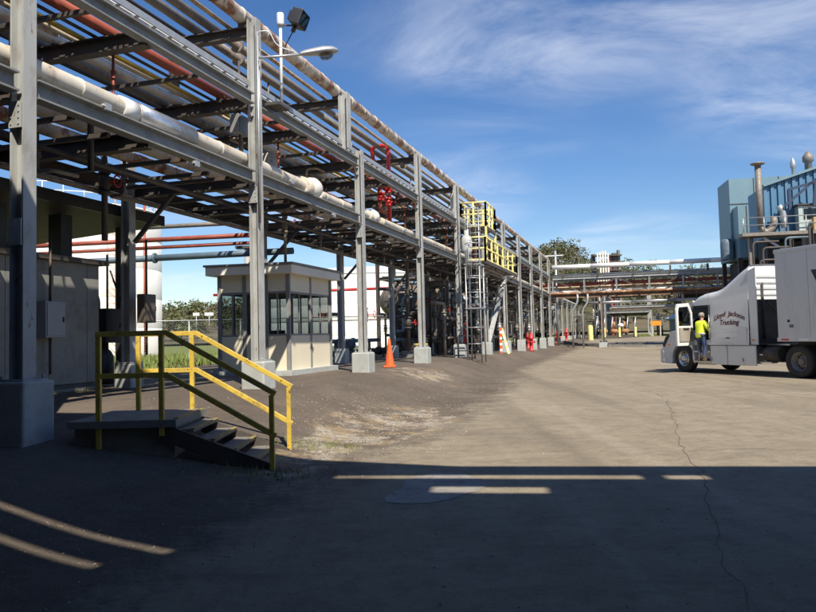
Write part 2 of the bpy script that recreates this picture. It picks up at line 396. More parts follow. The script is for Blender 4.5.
crack([(3.6, 9.8), (4.4, 9.9), (5.4, 9.7)], .006, 'pavement_crack')
# pale expansion joint strips in the concrete beyond
kb = MB(); kp = [(15.6, 74.0), (16.4, 70.4), (18.2, 67.2), (21.0, 65.2), (26, 63.6), (34, 62.0)]
for i in range(len(kp)-1):
    a, c = Vector((*kp[i], 0)), Vector((*kp[i+1], 0)); a.z = ground_z(a.x, a.y)+.05; c.z = ground_z(c.x, c.y)+.05
    kb.bar(a, c+(c-a).normalized()*.05, .25, .32)
kb.build('kerb', conc_d, ground)

# loose stones on the berm and the road edge (countless: stuff)
def stones(n, sampler, smin, smax, material, name, label):
    vs, fs = [], []
    for _ in range(n):
        x, y = sampler(); s_ = smin + (smax-smin)*random.random()**3; z = ground_z(x, y); a = random.uniform(0, 6.28); ca_, sa_ = math.cos(a), math.sin(a)
        o = len(vs)
        for px, py, pz in ((1, .1, .2), (.2, .8, .25), (-.9, .2, .2), (-.1, -.85, .15), (.1, .05, .75)):
            px *= random.uniform(.7, 1.2); py *= random.uniform(.6, 1.1); pz *= random.uniform(.7, 1.2)
            vs.append((x+s_*(px*ca_-py*sa_), y+s_*(px*sa_+py*ca_), z+s_*pz-.1*s_))
        fs += [(o, o+1, o+4), (o+1, o+2, o+4), (o+2, o+3, o+4), (o+3, o, o+4)]
    b = MB(); b.add(vs, fs); o = b.build(name, material); return tag(o, label, 'gravel', kind='stuff')
stonem = mat('pale_stone', (.27, .235, .19), .9, 0, .45, 23)
def s1():
    while True:
        t, D = random.uniform(3, 26), random.gauss(4.6, 1.1); p = R(t, D, 0)
        if 2.6 < D < 7: return p.x, p.y
stones(4200, s1, .005, .022, stonem, 'gravel', 'loose pale gravel scattered over the dark bank beside the road')
def s2(): return random.gauss(-.6, .9), random.gauss(13.8, 1.5)
stones(900, s2, .005, .02, mat('white_stone', (.46, .41, .34), .9, 0, .3, 23), 'gravel', 'whitish broken stone patch on the bank before the booth')
def s3(): return random.uniform(-5, 8), random.uniform(3.2, 22)
stones(3200, s3, .005, .018, stonem, 'gravel', 'small grit strewn across the road surface')

# grass (stuff)
grassm = mat('grass_blades', (.17, .22, .05), .8, 0, .35, .9, c2=(.26, .22, .09), c2lo=.52, c2hi=.66, c2scale=1.7)
def grass(n, sampler, hmin, hmax, name, label, w=.012):
    vs, fs = [], []
    for _ in range(n):
        x, y = sampler(); z = ground_z(x, y)-.01; h = random.uniform(hmin, hmax); a = random.uniform(0, 6.28); ww = w*random.uniform(.6, 1.4)
        dx, dy = math.cos(a)*ww, math.sin(a)*ww; lx, ly = random.gauss(0, .3)*h, random.gauss(0, .3)*h; o = len(vs)
        vs += [(x-dx, y-dy, z), (x+dx, y+dy, z), (x+lx, y+ly, z+h)]; fs.append((o, o+1, o+2))
    b = MB(); b.add(vs, fs); return tag(b.build(name, grassm), label, 'grass', kind='stuff')
def g1(): p = R(random.uniform(10, 75), 14.2 + abs(random.gauss(0, 14)), 0); return p.x, p.y
grass(26000, g1, .12, .34, 'grass', 'green grass field beyond the pipe rack', .035)
def g2(): return random.choice([(-1.5, 8.75), (-2.1, 8.9), (-1.2, 10.9), (-1.45, 10.7), (-7.2, 14.6), (-7.9, 14.2), (-8.6, 13.9), (-6.6, 14.9)])
def g3(): a = g2(); return a[0]+random.gauss(0, .33), a[1]+random.gauss(0, .22)
grass(700, g3, .04, .13, 'grass', 'weedy grass tufts at the stair foot and the shed wall', .007)

# ------------------------------------------------------------------ hill and woods behind
def ridge(x):
    pts = [(-600, 6), (-260, 7), (-101, 6), (-80, 9), (-40, 8), (20, 19), (50, 27), (63, 29), (79, 22), (115, 18), (160, 14), (260, 16), (600, 12)]
    for (a, za), (b_, zb) in zip(pts, pts[1:]):
        if a <= x <= b_: return za + (zb-za)*sm(a, b_, x)
    return 8
def hill_z(x, y): return ridge(x*300/max(y, 1) if y > 60 else x)*sm(120, 300, y)*(1 + .25*sm(300, 420, y)) + 1.2*math.sin(x*.05)*sm(140, 260, y) + 1.4
hx = np.linspace(-420, 560, 90); hy = np.linspace(135, 460, 34)
hb = MB(); hb.add([(x, y, hill_z(x, y)-.4) for y in hy for x in hx], [(j*90+i, j*90+i+1, (j+1)*90+i+1, (j+1)*90+i) for j in range(33) for i in range(89)], True)
hill = hb.build('hill', mat('hill_ground', (.085, .08, .035), .95, 0, .3, .05, c2=(.13, .10, .06), c2lo=.45, c2hi=.6, c2scale=.1)); hill['kind'] = 'structure'
def leaf_cloud(centres, radii, per, size, flat=.75):
    """leaf-sized quads spread through the lobes of one or more crowns"""
    C = np.repeat(np.array(centres), per, axis=0); Rr = np.repeat(np.array(radii), per); n = len(C)
    dirs = np.random.normal(size=(n, 3)); dirs /= np.linalg.norm(dirs, axis=1)[:, None]
    rr = Rr*np.random.uniform(.35, 1.08, n)**.6
    P = C + dirs*rr[:, None]*np.array([1, 1, flat])
    a = np.random.normal(size=(n, 3)); a /= np.linalg.norm(a, axis=1)[:, None]
    b_ = np.cross(a, np.random.normal(size=(n, 3))); b_ /= np.linalg.norm(b_, axis=1)[:, None]
    sz = size*np.random.uniform(.55, 1.3, n)[:, None]
    V = np.stack([P-a*sz, P-b_*sz*.6, P+a*sz, P+b_*sz*.6], 1).reshape(-1, 3)
    F = np.arange(4*n).reshape(-1, 4); return V, F
def np_mesh(name, V, F, material):
    me_ = bpy.data.meshes.new(name); me_.from_pydata(V.tolist(), [], F.tolist()); me_.materials.append(material); return me_
def leafmat(name, c, c2):
    M = mat(name, c, .7, 0, .35, .35, c2=c2, c2lo=.45, c2hi=.62, c2scale=.12); return M
leaf1 = leafmat('spring_leaves', (.085, .10, .028), (.13, .105, .05)); leaf2 = leafmat('evergreen_leaves', (.055, .075, .03), (.08, .085, .04))
leaf3 = leafmat('budding_twigs', (.15, .125, .085), (.11, .12, .045))
for nm, lb, lm, cnt, xr in (('woods', 'spring green wood covering the far hill', leaf1, 640, (-140, 420)), ('woods', 'brown budding wood on the low hill at left', leaf3, 420, (-330, 260)), ('woods', 'dark evergreens mixed into the wood on the hill', leaf2, 130, (-60, 420))):
    cs, rs = [], []
    for _ in range(cnt):
        y = random.uniform(150, 330); x = random.uniform(*xr)*y/300; h = random.uniform(3.5, 7.5)
        for _k in range(4):
            r_ = random.uniform(1.3, 2.9); cs.append((x+random.gauss(0, 1.5), y+random.gauss(0, 1.5), hill_z(x, y)+h*random.uniform(.35, 1.0))); rs.append(r_)
    V, F = leaf_cloud(cs, rs, 46, .40)
    o = bpy.data.objects.new(nm, np_mesh(nm, V, F, lm)); col.objects.link(o); tag(o, lb, 'wood', kind='stuff')
bark = mat('bark', (.11, .09, .07), .9, 0, .3, 6)
def tree(x, y, h, spread, lm, label, lobes=22, per=110, leaf=.24, group='trees on the skyline'):
    z0 = hill_z(x, y)-.5 if y > 135 else ground_z(x, y)
    rt_ = thing('tree', label, 'tree', (x, y, z0), group)
    b = MB(); b.path([(x, y, z0-.3), (x+.1, y, z0+h*.35), (x-.1, y+.1, z0+h*.62), (x, y, z0+h*.9)], [h*.03, h*.022, h*.014, h*.004], 8)
    cs, rs = [], []
    for k in range(lobes):
        a = k*2.4+random.random(); q = random.uniform(.3, 1); hz = h*random.uniform(.38, .92); w_ = spread*q*(1.15-abs(hz/h-.55)*1.3)
        e = Vector((x+math.cos(a)*w_, y+math.sin(a)*w_, z0+hz)); s_ = Vector((x, y, z0+hz*.72)); b.path([s_, s_.lerp(e, .5)+zv*.1*h*.3, e], [h*.009, h*.006, h*.002], 5)
        cs.append(tuple(e)); rs.append(spread*random.uniform(.26, .46))
    b.build('trunk', bark, rt_); V, F = leaf_cloud(cs, rs, per, leaf)
    o = bpy.data.objects.new('crown', np_mesh('crown', V, F, lm)); col.objects.link(o); o.parent = rt_; o.matrix_parent_inverse = INV[rt_.name]
    return rt_
tree(33.5, 172, 9, 4.6, leaf2, 'dark pointed evergreen on the skyline above the rack end')
tree(37.2, 176, 8, 5.0, leaf1, 'loose green tree on the skyline right of the dark evergreen')
tree(41.6, 180, 7.5, 5.2, leaf2, 'rounded dark tree on the skyline near the bridge start')
tree(46.5, 182, 9, 5.0, leaf1, 'low green tree on the skyline above the bridge pipe')
tree(88, 190, 13, 5.5, leaf1, 'bright green tree behind the bridge left of the blue plant building')
tree(80, 176, 11, 5.0, leaf1, 'bushy green tree seen between the bridge tiers')

# ------------------------------------------------------------------ the pipe rack: steel frame
T0, DT = 7.49, 6.098
tk = lambda k: T0 + DT*k
DF, DB = 7.42, 10.57
KMIN, KTOP, KMAX = -1, 10, 17
Z1, Z2, Z3 = 4.96, 6.60, 8.08
rack = thing('pipe_rack', 'long grey steel pipe rack frame on concrete pedestals beside the road', 'pipe rack', R(T0, DF, .4))
def column_mesh(h, s_=.215):
    b = MB(); b.ibeam((0, 0, 0), (0, 0, h), s_, s_, upv=(0, 1, 0), tf=.028, tw=.02); return b.mesh('column', steel)
ZP = 1.17
col_full, col_mid, col_low, col_back = column_mesh(8.34-ZP), column_mesh(6.98-ZP), column_mesh(5.16-ZP), column_mesh(6.78-ZP)
bp_ = MB(); bp_.box((0, 0, .012), (.42, .42, .024))
for i in (-1, 1):
    for j in (-1, 1): bp_.tube((.165*i, .165*j, .02), (.165*i, .165*j, .07), .018, 8)
base_me = bp_.mesh('base_plate', steel)
def ped_mesh(h, s_):
    b = MB(); b.box((0, 0, -h/2), (s_, s_, h)); me_ = b.mesh('pedestal', conc); return me_
ped_me = ped_mesh(1.35, .52); ped_back = ped_mesh(1.2, .44)
clip = MB(); clip.box((0, 0, 0), (.42, .36, .02)); clip.box((.17, -.17, -.12), (.02, .02, .24)); clip_me = clip.mesh('splice_plate', steel)
for k in range(KMIN, KMAX):
    t = tk(k)
    meF = col_low if k > KTOP else (col_mid if k == 2 else col_full)
    zp = ZP - .06*sm(3, 9, k)
    c_ = placed(meF, 'column', rack, RM(t, DF, zp)); o = placed(base_me, 'base_plate', c_, Matrix()); o.matrix_parent_inverse = Matrix()
    o = placed(ped_me, 'pedestal', rack, RM(t, DF, zp)); bv = o.modifiers.new('b', 'BEVEL'); bv.width = .03; bv.segments = 2
    if k <= 12:
        c_ = placed(col_back if k <= KTOP else col_low, 'column', rack, RM(t, DB, zp)); o = placed(base_me, 'base_plate', c_, Matrix()); o.matrix_parent_inverse = Matrix()
        o = placed(ped_back, 'pedestal', rack, RM(t, DB, zp)); bv = o.modifiers.new('b', 'BEVEL'); bv.width = .025
b = MB(); b.ibeam((0, 0, 0), (0, 0, 8.34-6.78), .26, .26, upv=(0, 1, 0), tf=.025); stub_me = b.mesh('upper_post', steel)
placed(stub_me, 'upper_post', rack, RM(tk(2)-1.05, DF, 6.78))
def bay_beam(h, w, l=DT-.32, mt=steel, nm='beam'):
    b = MB(); b.ibeam((0, 0, 0), (l, 0, 0), h, w, tf=.026, tw=.016); return b.mesh(nm, mt)
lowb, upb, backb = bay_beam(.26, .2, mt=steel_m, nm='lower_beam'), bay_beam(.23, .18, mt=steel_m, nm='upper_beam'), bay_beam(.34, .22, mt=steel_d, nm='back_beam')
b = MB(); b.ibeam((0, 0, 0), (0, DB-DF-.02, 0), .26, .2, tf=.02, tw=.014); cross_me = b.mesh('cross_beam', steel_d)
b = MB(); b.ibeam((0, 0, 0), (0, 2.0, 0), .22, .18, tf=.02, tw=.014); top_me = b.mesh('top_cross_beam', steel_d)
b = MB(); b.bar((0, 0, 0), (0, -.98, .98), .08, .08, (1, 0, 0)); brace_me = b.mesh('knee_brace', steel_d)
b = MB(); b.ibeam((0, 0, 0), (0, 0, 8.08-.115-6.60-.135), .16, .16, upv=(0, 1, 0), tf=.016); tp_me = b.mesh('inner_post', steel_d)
for k in range(KMIN, KMAX-1):
    t = tk(k)
    placed(lowb, 'lower_beam', rack, RM(t+.16, DF, Z1)); placed(backb, 'back_beam', rack, RM(t+.16, DB, Z1))
    if k < KTOP:
        placed(upb, 'upper_beam', rack, RM(t+.16, DF, Z2))
        if k >= 0 and k % 2 == 0: placed(backb, 'back_beam', rack, RM(t+.16, DB, Z2-.02))
for k in range(KMIN, KMAX-1):
    t = tk(k)
    for frac in (0, .42):
        tt = t + DT*frac + (0 if frac else 0)
        off = .16 if frac == 0 else .13
        placed(cross_me, 'cross_beam', rack, RM(tt, DF+off-.12, Z1-.075) if frac else RM(tt, DF+.16, Z1-.05) @ Matrix.Diagonal((1, .90, 1, 1)))
        if k < KTOP or (k == KTOP and frac == 0):
            placed(cross_me, 'cross_beam', rack, RM(tt, DF+off-.12, Z2-.035) if frac else RM(tt, DF+.16, Z2-.035) @ Matrix.Diagonal((1, .90, 1, 1)))
    if k <= 12: placed(brace_me, 'knee_brace', rack, RM(t, DB-.16, Z1-1.15))
    if k <= KTOP:
        placed(top_me, 'top_cross_beam', rack, RM(tk(k) if k != 2 else tk(2)-1.05, DF+.15, Z3)); 
        placed(tp_me, 'inner_post', rack, RM(tk(k) if k != 2 else tk(2)-1.05, DF+1.95, Z2+.10))
# leaning brace between the sixth and seventh columns, splice plates on the near columns
b = MB(); b.ibeam(R(tk(5)+.3, DF-.02, 1.16), R(tk(6)-.3, DF-.02, 4.75), .22, .2, tf=.02); b.build('diagonal_brace', steel, rack)
b = MB(); b.ibeam(R(tk(8)+.3, DB, 1.16), R(tk(9)-.3, DB, 4.7), .2, .2, tf=.02); b.build('diagonal_brace', steel, rack)
for k, z in ((0, 3.05), (0, 4.55), (1, 4.6), (2, 4.62), (3, 4.62)):
    b = MB(); b.box(R(tk(k)-.13, DF, z), (.014, .2, .34), dv, nv)
    for i in (-1, 1):
        for j in (-.12, -.04, .04, .12): b.tube(R(tk(k)-.135, DF+.06*i, z+j), R(tk(k)-.15, DF+.06*i, z+j), .011, 6)
    b.build('splice_plate', steel, rack)

# ------------------------------------------------------------------ pipes on the rack: each run is a thing of its own
def unit_tube(r, l, n=12, nm='pipe_section', mt=greyp, bulge=0.0):
    b = MB()
    if bulge:
        x0 = 0
        prof = [(0, 0), (r*(1+bulge), 0), (r*(1+bulge), .045), (r, .06), (r, l)]
        b.lathe(prof, (0, 0, 0), (1, 0, 0), n)
    else: b.tube((0, 0, 0), (l, 0, 0), r, n)
    return b.mesh(nm, mt)
def pipe_run(name, label, D, z, r, mt, t0, t1, seg=DT, bulge=0.0, flange=None, shoes=None, group=None, n=12, jitter=0.0, part='pipe_section', cat='pipe'):
    root = thing(name, label, cat, R(max(t0, 0), D, z), group)
    cnt = max(1, round((t1-t0)/seg)); L_ = (t1-t0)/cnt; me_ = unit_tube(r, L_, n, part, mt, bulge)
    for i in range(cnt):
        M_ = RM(t0+i*L_, D, z)
        if jitter:
            s_ = 1+random.uniform(-jitter, jitter); M_ = M_ @ Matrix.Diagonal((1, s_, s_, 1)) @ Matrix.Rotation(random.uniform(0, 6.28), 4, 'X')
        placed(me_, part, root, M_)
    if flange:
        b = MB(); b.tube((-.03, 0, 0), (.03, 0, 0), r*1.7, 14); fm = b.mesh('flange', mt)
        for tt in flange: placed(fm, 'flange', root, RM(tt, D, z))
    if shoes:
        b = MB(); b.box((0, 0, -r-.04), (.22, r*1.2, .1)); b.box((0, 0, -r*.4), (.05, r*2.08, r*.3)); smh = b.mesh('pipe_shoe', steel_d)
        for tt in shoes: placed(smh, 'pipe_shoe', root, RM(tt, D, z))
    return root
TE = tk(KTOP)
cols_t = [tk(k) for k in range(KMIN, KTOP+1)]
pipe_run('insulated_pipe', 'thick rust-stained white pipe along the very top of the rack', DF+.22, 8.40, .155, rustwhite, -4, TE+1, seg=1.02, bulge=.06, jitter=.03, shoes=[t if abs(t-tk(2)) > .1 else t-1.05 for t in cols_t], part='cladding', n=16)
pipe_run('pipe', 'brownish grey pipe on the top tier, the one nearer the road', DF+.98, 8.30, .095, greyp, -4, TE, flange=[14.6, 27.2, 39.0])
pipe_run('pipe', 'brownish grey pipe on the top tier, inner one of the pair', DF+1.36, 8.30, .10, greyp, -4, TE, flange=[15.3, 33.0])
pipe_run('pipe', 'thin dark pipe on the inner end of the top tier', DF+1.72, 8.25, .045, steel_d, -4, TE, n=8)
pipe_run('red_pipe', 'long red pipe on the middle tier just behind the upper beam', DF+.80, Z2+.22, .095, redp, -4, TE+30, shoes=cols_t)
pipe_run('yellow_pipe', 'slim yellow pipe on the middle tier between the white ones', DF+1.30, Z2+.16, .045, yelp, -4, TE, n=8)
pipe_run('white_pipe', 'slim white pipe on the middle tier beside the yellow pipe', DF+1.46, Z2+.17, .06, whitep, -4, TE, n=10)
pipe_run('white_pipe', 'cream insulated pipe in the centre of the middle tier', DF+1.86, Z2+.21, .10, whitep, -4, TE+30, seg=2.0, bulge=.05, jitter=.02, part='cladding')
pipe_run('pipe', 'dull grey pipe on the inner half of the middle tier', DF+2.22, Z2+.2, .09, greyp, -4, TE+30)
pipe_run('pipe', 'red-brown pipe on the back edge of the middle tier', DF+2.98, Z2+.18, .07, redp, -4, TE)
tanp = mat('tan_pipe', (.46, .36, .24), .55, 0, .2, 3, c2=(.27, .16, .09), c2lo=.5, c2hi=.62)
# lower tier: white insulated main with elbows, patched with an aluminium sleeve
WP = DF+.36; WZ = 5.40
r1 = pipe_run('insulated_pipe', 'thick cream insulated pipe on the lower tier ending in a big white elbow', WP, WZ, .165, whitep, -4, 16.5, seg=1.25, bulge=.05, jitter=.03, part='cladding', n=16, shoes=[tk(0), tk(1)])
b = MB(); b.tube(R(10.15, WP, WZ), R(11.75, WP, WZ), .196, 18); b.build('aluminium_sleeve', alu, r1, label='bright aluminium sleeve around the cream pipe')
b = MB(); b.tube(R(9.75, WP, WZ), R(10.1, WP, WZ), .186, 18); b.build('band', whitepaint, r1)
b = MB(); b.path([R(16.5, WP, WZ), R(17.05, WP, WZ), R(17.05, WP+1.1, WZ), R(17.05, WP+1.1, WZ+1.0)], .235, 18, fillet=.42, seg=8); b.build('elbow', whitep, r1)
b = MB(); b.lathe([(0, -.30), (.16, -.27), (.25, -.17), (.28, 0), (.25, .17), (.16, .27), (0, .30)], R(17.08, WP-.03, WZ+.03), dv, 20); b.build('end_cap', mat('plain_cream', (.74, .70, .62), .5, 0, .06, 2), r1)
r2 = pipe_run('insulated_pipe', 'cream insulated pipe on the lower tier ending in a smaller white elbow', WP+.05, WZ-.02, .13, whitep, 18.0, 21.3, seg=1.1, bulge=.05, jitter=.02, part='cladding', n=16)
b = MB(); b.path([R(18.0, WP+.05, WZ-.02), R(17.6, WP+.05, WZ-.02), R(17.6, WP+.05, WZ-.6)], .13, 14, fillet=.2); b.build('elbow', whitep, r2)
b = MB(); b.path([R(21.3, WP+.05, WZ-.02), R(21.75, WP+.05, WZ-.02), R(21.75, WP+1.0, WZ-.02)], .175, 18, fillet=.36, seg=8); b.build('elbow', whitep, r2)
b = MB(); b.lathe([(0, -.22), (.12, -.2), (.19, -.12), (.21, 0), (.19, .12), (.12, .2), (0, .22)], R(21.78, WP, WZ), dv, 20); b.build('end_cap', MATS['plain_cream'], r2)
pipe_run('insulated_pipe', 'cream insulated pipe resuming on the lower tier toward the far end', WP+.02, WZ-.04, .13, whitep, 22.6, TE+36, seg=2.0, bulge=.05, jitter=.02, part='cladding', n=14)
pipe_run('insulated_pipe', 'stained white insulated pipe in the middle of the lower tier', DF+1.34, 5.33, .15, rustwhite if False else whitep, -4, TE+36, seg=1.4, bulge=.06, jitter=.03, part='cladding', n=14)
pipe_run('insulated_pipe', 'rust-streaked white pipe on the inner half of the lower tier', DF+2.0, 5.28, .12, rustwhite, -4, TE+36, seg=1.6, bulge=.05, jitter=.03, part='cladding', n=14)
pipe_run('pipe', 'dark pipe along the back of the lower tier', DF+2.85, 5.22, .08, steel_d, -4, TE+36)
for q, (dd, zz_, rr) in enumerate([(.85, 5.2, .045), (2.62, 5.2, .05)]):
    pipe_run('conduit', ['thin dark conduit between the two thick white pipes of the lower tier', 'thin dark conduit near the back edge of the lower tier'][q], DF+dd, zz_, rr, steel_d, -4, TE+36, n=7, group='thin conduits on the lower tier', cat='conduit')
for q, (dd, zz_, rr) in enumerate([(1.08, 6.78, .03), (2.47, 6.79, .04)]):
    pipe_run('conduit', ['thin dark conduit between the red and yellow pipes of the middle tier', 'thin dark conduit beside the grey pipe on the inner middle tier'][q], DF+dd, zz_, rr, steel_d, -4, TE, n=7, group='thin conduits on the middle tier', cat='conduit')
pipe_run('tan_pipe', 'slim tan pipe on the lower tier beside the thick cream pipe', DF+.62, 5.2, .05, tanp, -4, TE+36, n=8)
pipe_run('tan_pipe', 'slim tan pipe on the top tier beside the rusty white pipe', DF+.56, 8.24, .045, tanp, -4, TE, n=8)
# hung below the lower tier
for q, (dd, zz_, rr, mt_) in enumerate([(1.1, 4.62, .045, steel_d), (2.5, 4.6, .06, greyp)]):
    pipe_run('hung_pipe', ['thin dark pipe hung under the lower tier, nearest the road', 'grey pipe hung under the lower tier'][q], DF+dd, zz_, rr, mt_, 2, TE+30, n=8)

# light angle-iron members between the main cross beams
b = MB(); b.bar((0, 0, 0), (0, DB-DF-.26, 0), .07, .07); ang_me = b.mesh('cross_angle', steel_d)
for k in range(KMIN, KMAX-2):
    for fr_, z_ in ((.17, Z1-.10), (.29, Z1-.17), (.62, Z1-.10), (.74, Z1-.20), (.87, Z1-.13)): placed(ang_me, 'cross_angle', rack, RM(tk(k)+DT*fr_, DF+.13, z_))
    if k < KTOP:
        for fr_, z_ in ((.22, Z2-.06), (.68, Z2-.1)): placed(ang_me, 'cross_angle', rack, RM(tk(k)+DT*fr_, DF+.12, z_))
        b = MB(); b.bar(R(tk(k)+.2, DB-.12, Z2-.12), R(tk(k+1)-.2, DB-.12, Z1+.25), .05, .05); b.build('sway_brace', steel_d, rack)
# small branch lines tapping up and down between the tiers, each a part of the run it leaves
def branches(root, D, z, zto, ts, mt_, r_):
    for i, tt in enumerate(ts):
        s_ = .35 if i % 2 else -.3
        b = MB(); b.path([R(tt, D, z), R(tt, D, zto), R(tt, D+s_, zto), R(tt+.6, D+s_, zto+.02)], r_, 8, fillet=.1, seg=4); br_ = b.build('branch_pipe', mt_, root)
        q = R(tt, D, z*.45+zto*.55); b = MB(); b.tube(q-zv*.07, q-zv*.04, r_*2, 10); b.tube(q+zv*.04, q+zv*.07, r_*2, 10); b.lathe([(0, -.05), (r_*1.7, -.03), (r_*1.7, .03), (0, .05)], q, n=10); b.build('valve', mt_, br_)
byname = {o['label']: o for o in col.objects if 'label' in o and o.parent is None}
branches(byname['stained white insulated pipe in the middle of the lower tier'], DF+1.34, 5.4, 6.42, [8.6, 15.4, 19.0, 23.1, 28.4, 35.2, 41.0, 47.4, 53.2], tanp, .028)
branches(byname['long red pipe on the middle tier just behind the upper beam'], DF+.80, Z2+.1, 5.65, [10.2, 16.2, 22.0, 26.6, 33.2, 39.4, 45.6], redp, .024)
branches(byname['rust-streaked white pipe on the inner half of the lower tier'], DF+2.0, 5.2, 4.5, [9.8, 12.0, 17.8, 21.4, 24.2, 27.6, 30.5, 36.4, 42.6, 49.0], greyp, .035)
branches(byname['brownish grey pipe on the top tier, inner one of the pair'], DF+1.36, 8.25, 7.1, [9.2, 16.8, 22.6, 29.4, 36.0, 43.2, 50.4], greyp, .026)
# cable trays: bright ladder tray on the upper beam, darker one on the back
def cable_tray(label, D, z, w, t0, t1, mt, cab):
    root = thing('cable_tray', label, 'cable tray', R(max(t0, 0), D, z))
    l = t1-t0
    for s_ in (-1, 1):
        b = MB(); b.box(R((t0+t1)/2, D+s_*w/2, z+.05), (l, .025, .12), dv, nv); b.build('side_rail', mt, root)
    b = MB(); tt = t0
    while tt < t1: b.box(R(tt, D, z), (.04, w-.03, .025), dv, nv); tt += .45
    b.build('rungs', mt, root, kind='stuff')
    for i in range(cab):
        b = MB(); dd = D - w*.4 + w*.8*i/max(1, cab-1)
        b.path([R(t0+(l*j/40), dd+random.uniform(-.015, .015), z+.045+random.uniform(0, .015)) for j in range(41)], .022, 6); b.build('cable', [black, whitepaint, trimg][i % 3], root)
cable_tray('bright galvanised cable tray running along the top of the upper beam', DF+.30, Z2+.32, .42, -4, TE, galv, 4)
b = MB()
for k in range(KMIN, KTOP+1): b.box(R(tk(k)+.25, DF+.3, Z2+.22), (.06, .5, .17), dv, nv)
for o in [o for o in col.objects if o.name.startswith('cable_tray') and o.parent is None][:1]: b.build('tray_support', steel_d, o)
cable_tray('dark ladder cable tray along the back of the middle tier', DB+.25, Z2-.4, .36, -4, TE, steel_d, 3)

# small fittings hung off the beams: pipe clamps, brackets, drops and junction boxes
drops = [(9.6, DF+.75, 4.35, 'thin vertical drop pipe hanging near the first bay', steel_d, .05), (11.8, DF+2.3, 3.6, 'dark drop pipe behind the shed end', steel_d, .06), (18.1, DF+1.6, 3.6, 'thin drop pipe hanging behind the booth roof', greyp, .04),
         (22.4, DF+.9, 1.2, 'slim brown riser pipe between the third and fourth columns', redp, .04), (28.0, DF+1.2, 1.0, 'dark riser pipe beyond the fourth column', steel_d, .07), (35.4, DF+.8, 1.0, 'grey riser pipe beyond the ladder', greyp, .06),
         (36.2, DF+1.6, 1.0, 'dark riser pipe behind the yellow platform', steel_d, .08), (40.6, DF+1.0, .9, 'pale riser pipe near the red barricade', whitep, .07), (47.5, DF+1.0, .9, 'pale riser pipe past the leaning brace', galv, .08), (53.5, DF+.8, .9, 'grey riser pipe near the far hydrant', greyp, .07), (59.2, DF+.7, .9, 'thin pale riser pipe near the rack end', galv, .07)]
for t, D, z, lb, mt_, r_ in drops:
    root = thing('riser_pipe', lb, 'pipe', R(t, D, z)); b = MB(); b.path([R(t, D, z), R(t, D, 5.35), R(t, D+.5, 5.35)], r_, 9, fillet=.2); b.build('pipe_section', mt_, root)
    b = MB(); b.tube(R(t, D, z+.9), R(t, D, z+.96), r_*1.9, 12); b.tube(R(t, D, z+1.3), R(t, D, z+1.36), r_*1.9, 12); b.lathe([(0, -.2), (r_*1.2, -.2), (r_*2.1, 0), (r_*1.2, .2), (0, .2)], R(t, D, z+1.13), (0, 0, 1), 12)
    b.build('valve_body', mt_, root); b = MB(); b.tube(R(t, D, z+1.13), R(t, D-.3, z+1.13), .015, 6); b.lathe([(.11, -.012), (.13, 0), (.11, .012), (.09, 0), (.11, -.012)], R(t, D-.3, z+1.13), -nv, 14); b.build('handwheel', redpaint, root)
for j, (t, z) in enumerate([(8.9, Z1+.12), (11.2, Z1-.22), (15.0, Z1+.2), (17.4, Z1-.2), (20.9, Z1+.2), (23.6, Z1+.2)]):
    b = MB(); b.box(R(t, DF-.14, z), (.12, .06, .10), dv, nv); b.tube(R(t-.12, DF-.14, z), R(t+.12, DF-.14, z), .02, 8); b.build('beam_clamp', galv, rack)

# red fire-water loop between the third and fourth columns
fr = thing('fire_water_loop', 'red fire-water pipe loop with valves standing up through the rack', 'red pipe', R(24.2, DF+.75, 5.6))
b = MB(); b.path([R(24.25, DF+.62, 5.6), R(24.25, DF+.62, 8.32), R(24.25, DF+1.25, 8.32), R(24.6, DF+1.25, 7.5)], .07, 12, fillet=.22, seg=7); b.build('pipe_section', redpaint, fr)
b = MB(); b.path([R(23.45, DF+.7, 7.0), R(23.45, DF+.7, 5.9), R(24.25, DF+.7, 5.9)], .075, 12, fillet=.2); b.build('pipe_section', redp, fr)
for t, z in ((23.45, 6.35), (24.25, 6.3), (24.25, 6.75)):
    b = MB(); b.tube(R(t, DF+.65, z-.14), R(t, DF+.65, z-.08), .13, 14); b.tube(R(t, DF+.65, z+.08), R(t, DF+.65, z+.14), .13, 14); b.lathe([(0, -.1), (.10, -.08), (.13, 0), (.10, .08), (0, .1)], R(t, DF+.65, z), n=12)
    b.tube(R(t, DF+.65, z), R(t, DF+.4, z), .022, 8); b.lathe([(.06, -.012), (.07, 0), (.06, .012), (.05, 0), (.06, -.012)], R(t, DF+.4, z), -nv, 14); b.build('valve', redpaint, fr)

# ------------------------------------------------------------------ lamps on the second column
sl = thing('street_lamp', 'grey cobra-head street lamp on an arm from the second rack column', 'lamp', R(tk(1), DF-.2, 5.2))
b = MB(); b.path([R(13.44, DF-.16, 4.0), R(13.44, DF-.16, 8.0)], .028, 10); b.build('conduit', galv, sl); b = MB(); b.path([R(13.52, DF-.15, 5.2), R(13.52, DF-.15, 7.6)], .016, 8); b.build('conduit', galv, sl)
b = MB(); b.path([R(13.38, DF-.22, 7.42), R(13.7, DF-.6, 7.52), R(14.0, DF-1.0, 7.62)], .027, 10); b.build('arm', galv, sl)
hd = (R(14.45, DF-1.62, 7.76)-R(13.95, DF-.95, 7.60)); hp = R(13.92, DF-.9, 7.59); b = MB(); x_, y_, z_ = ortho(hd, (0, 0, 1)); L_ = hd.length
rings = []
for s_, w_, hh in ((0, .05, .05), (.12, .09, .085), (.35, .14, .11), (.6, .185, .13), (.82, .17, .115), (.95, .10, .07), (1.0, .02, .02)):
    rings.append([hp + z_*L_*s_ + x_*w_*math.cos(a) + y_*(hh*math.sin(a) if math.sin(a) > 0 else hh*.35*math.sin(a)) for a in np.linspace(0, 2*math.pi, 17)[:-1]])
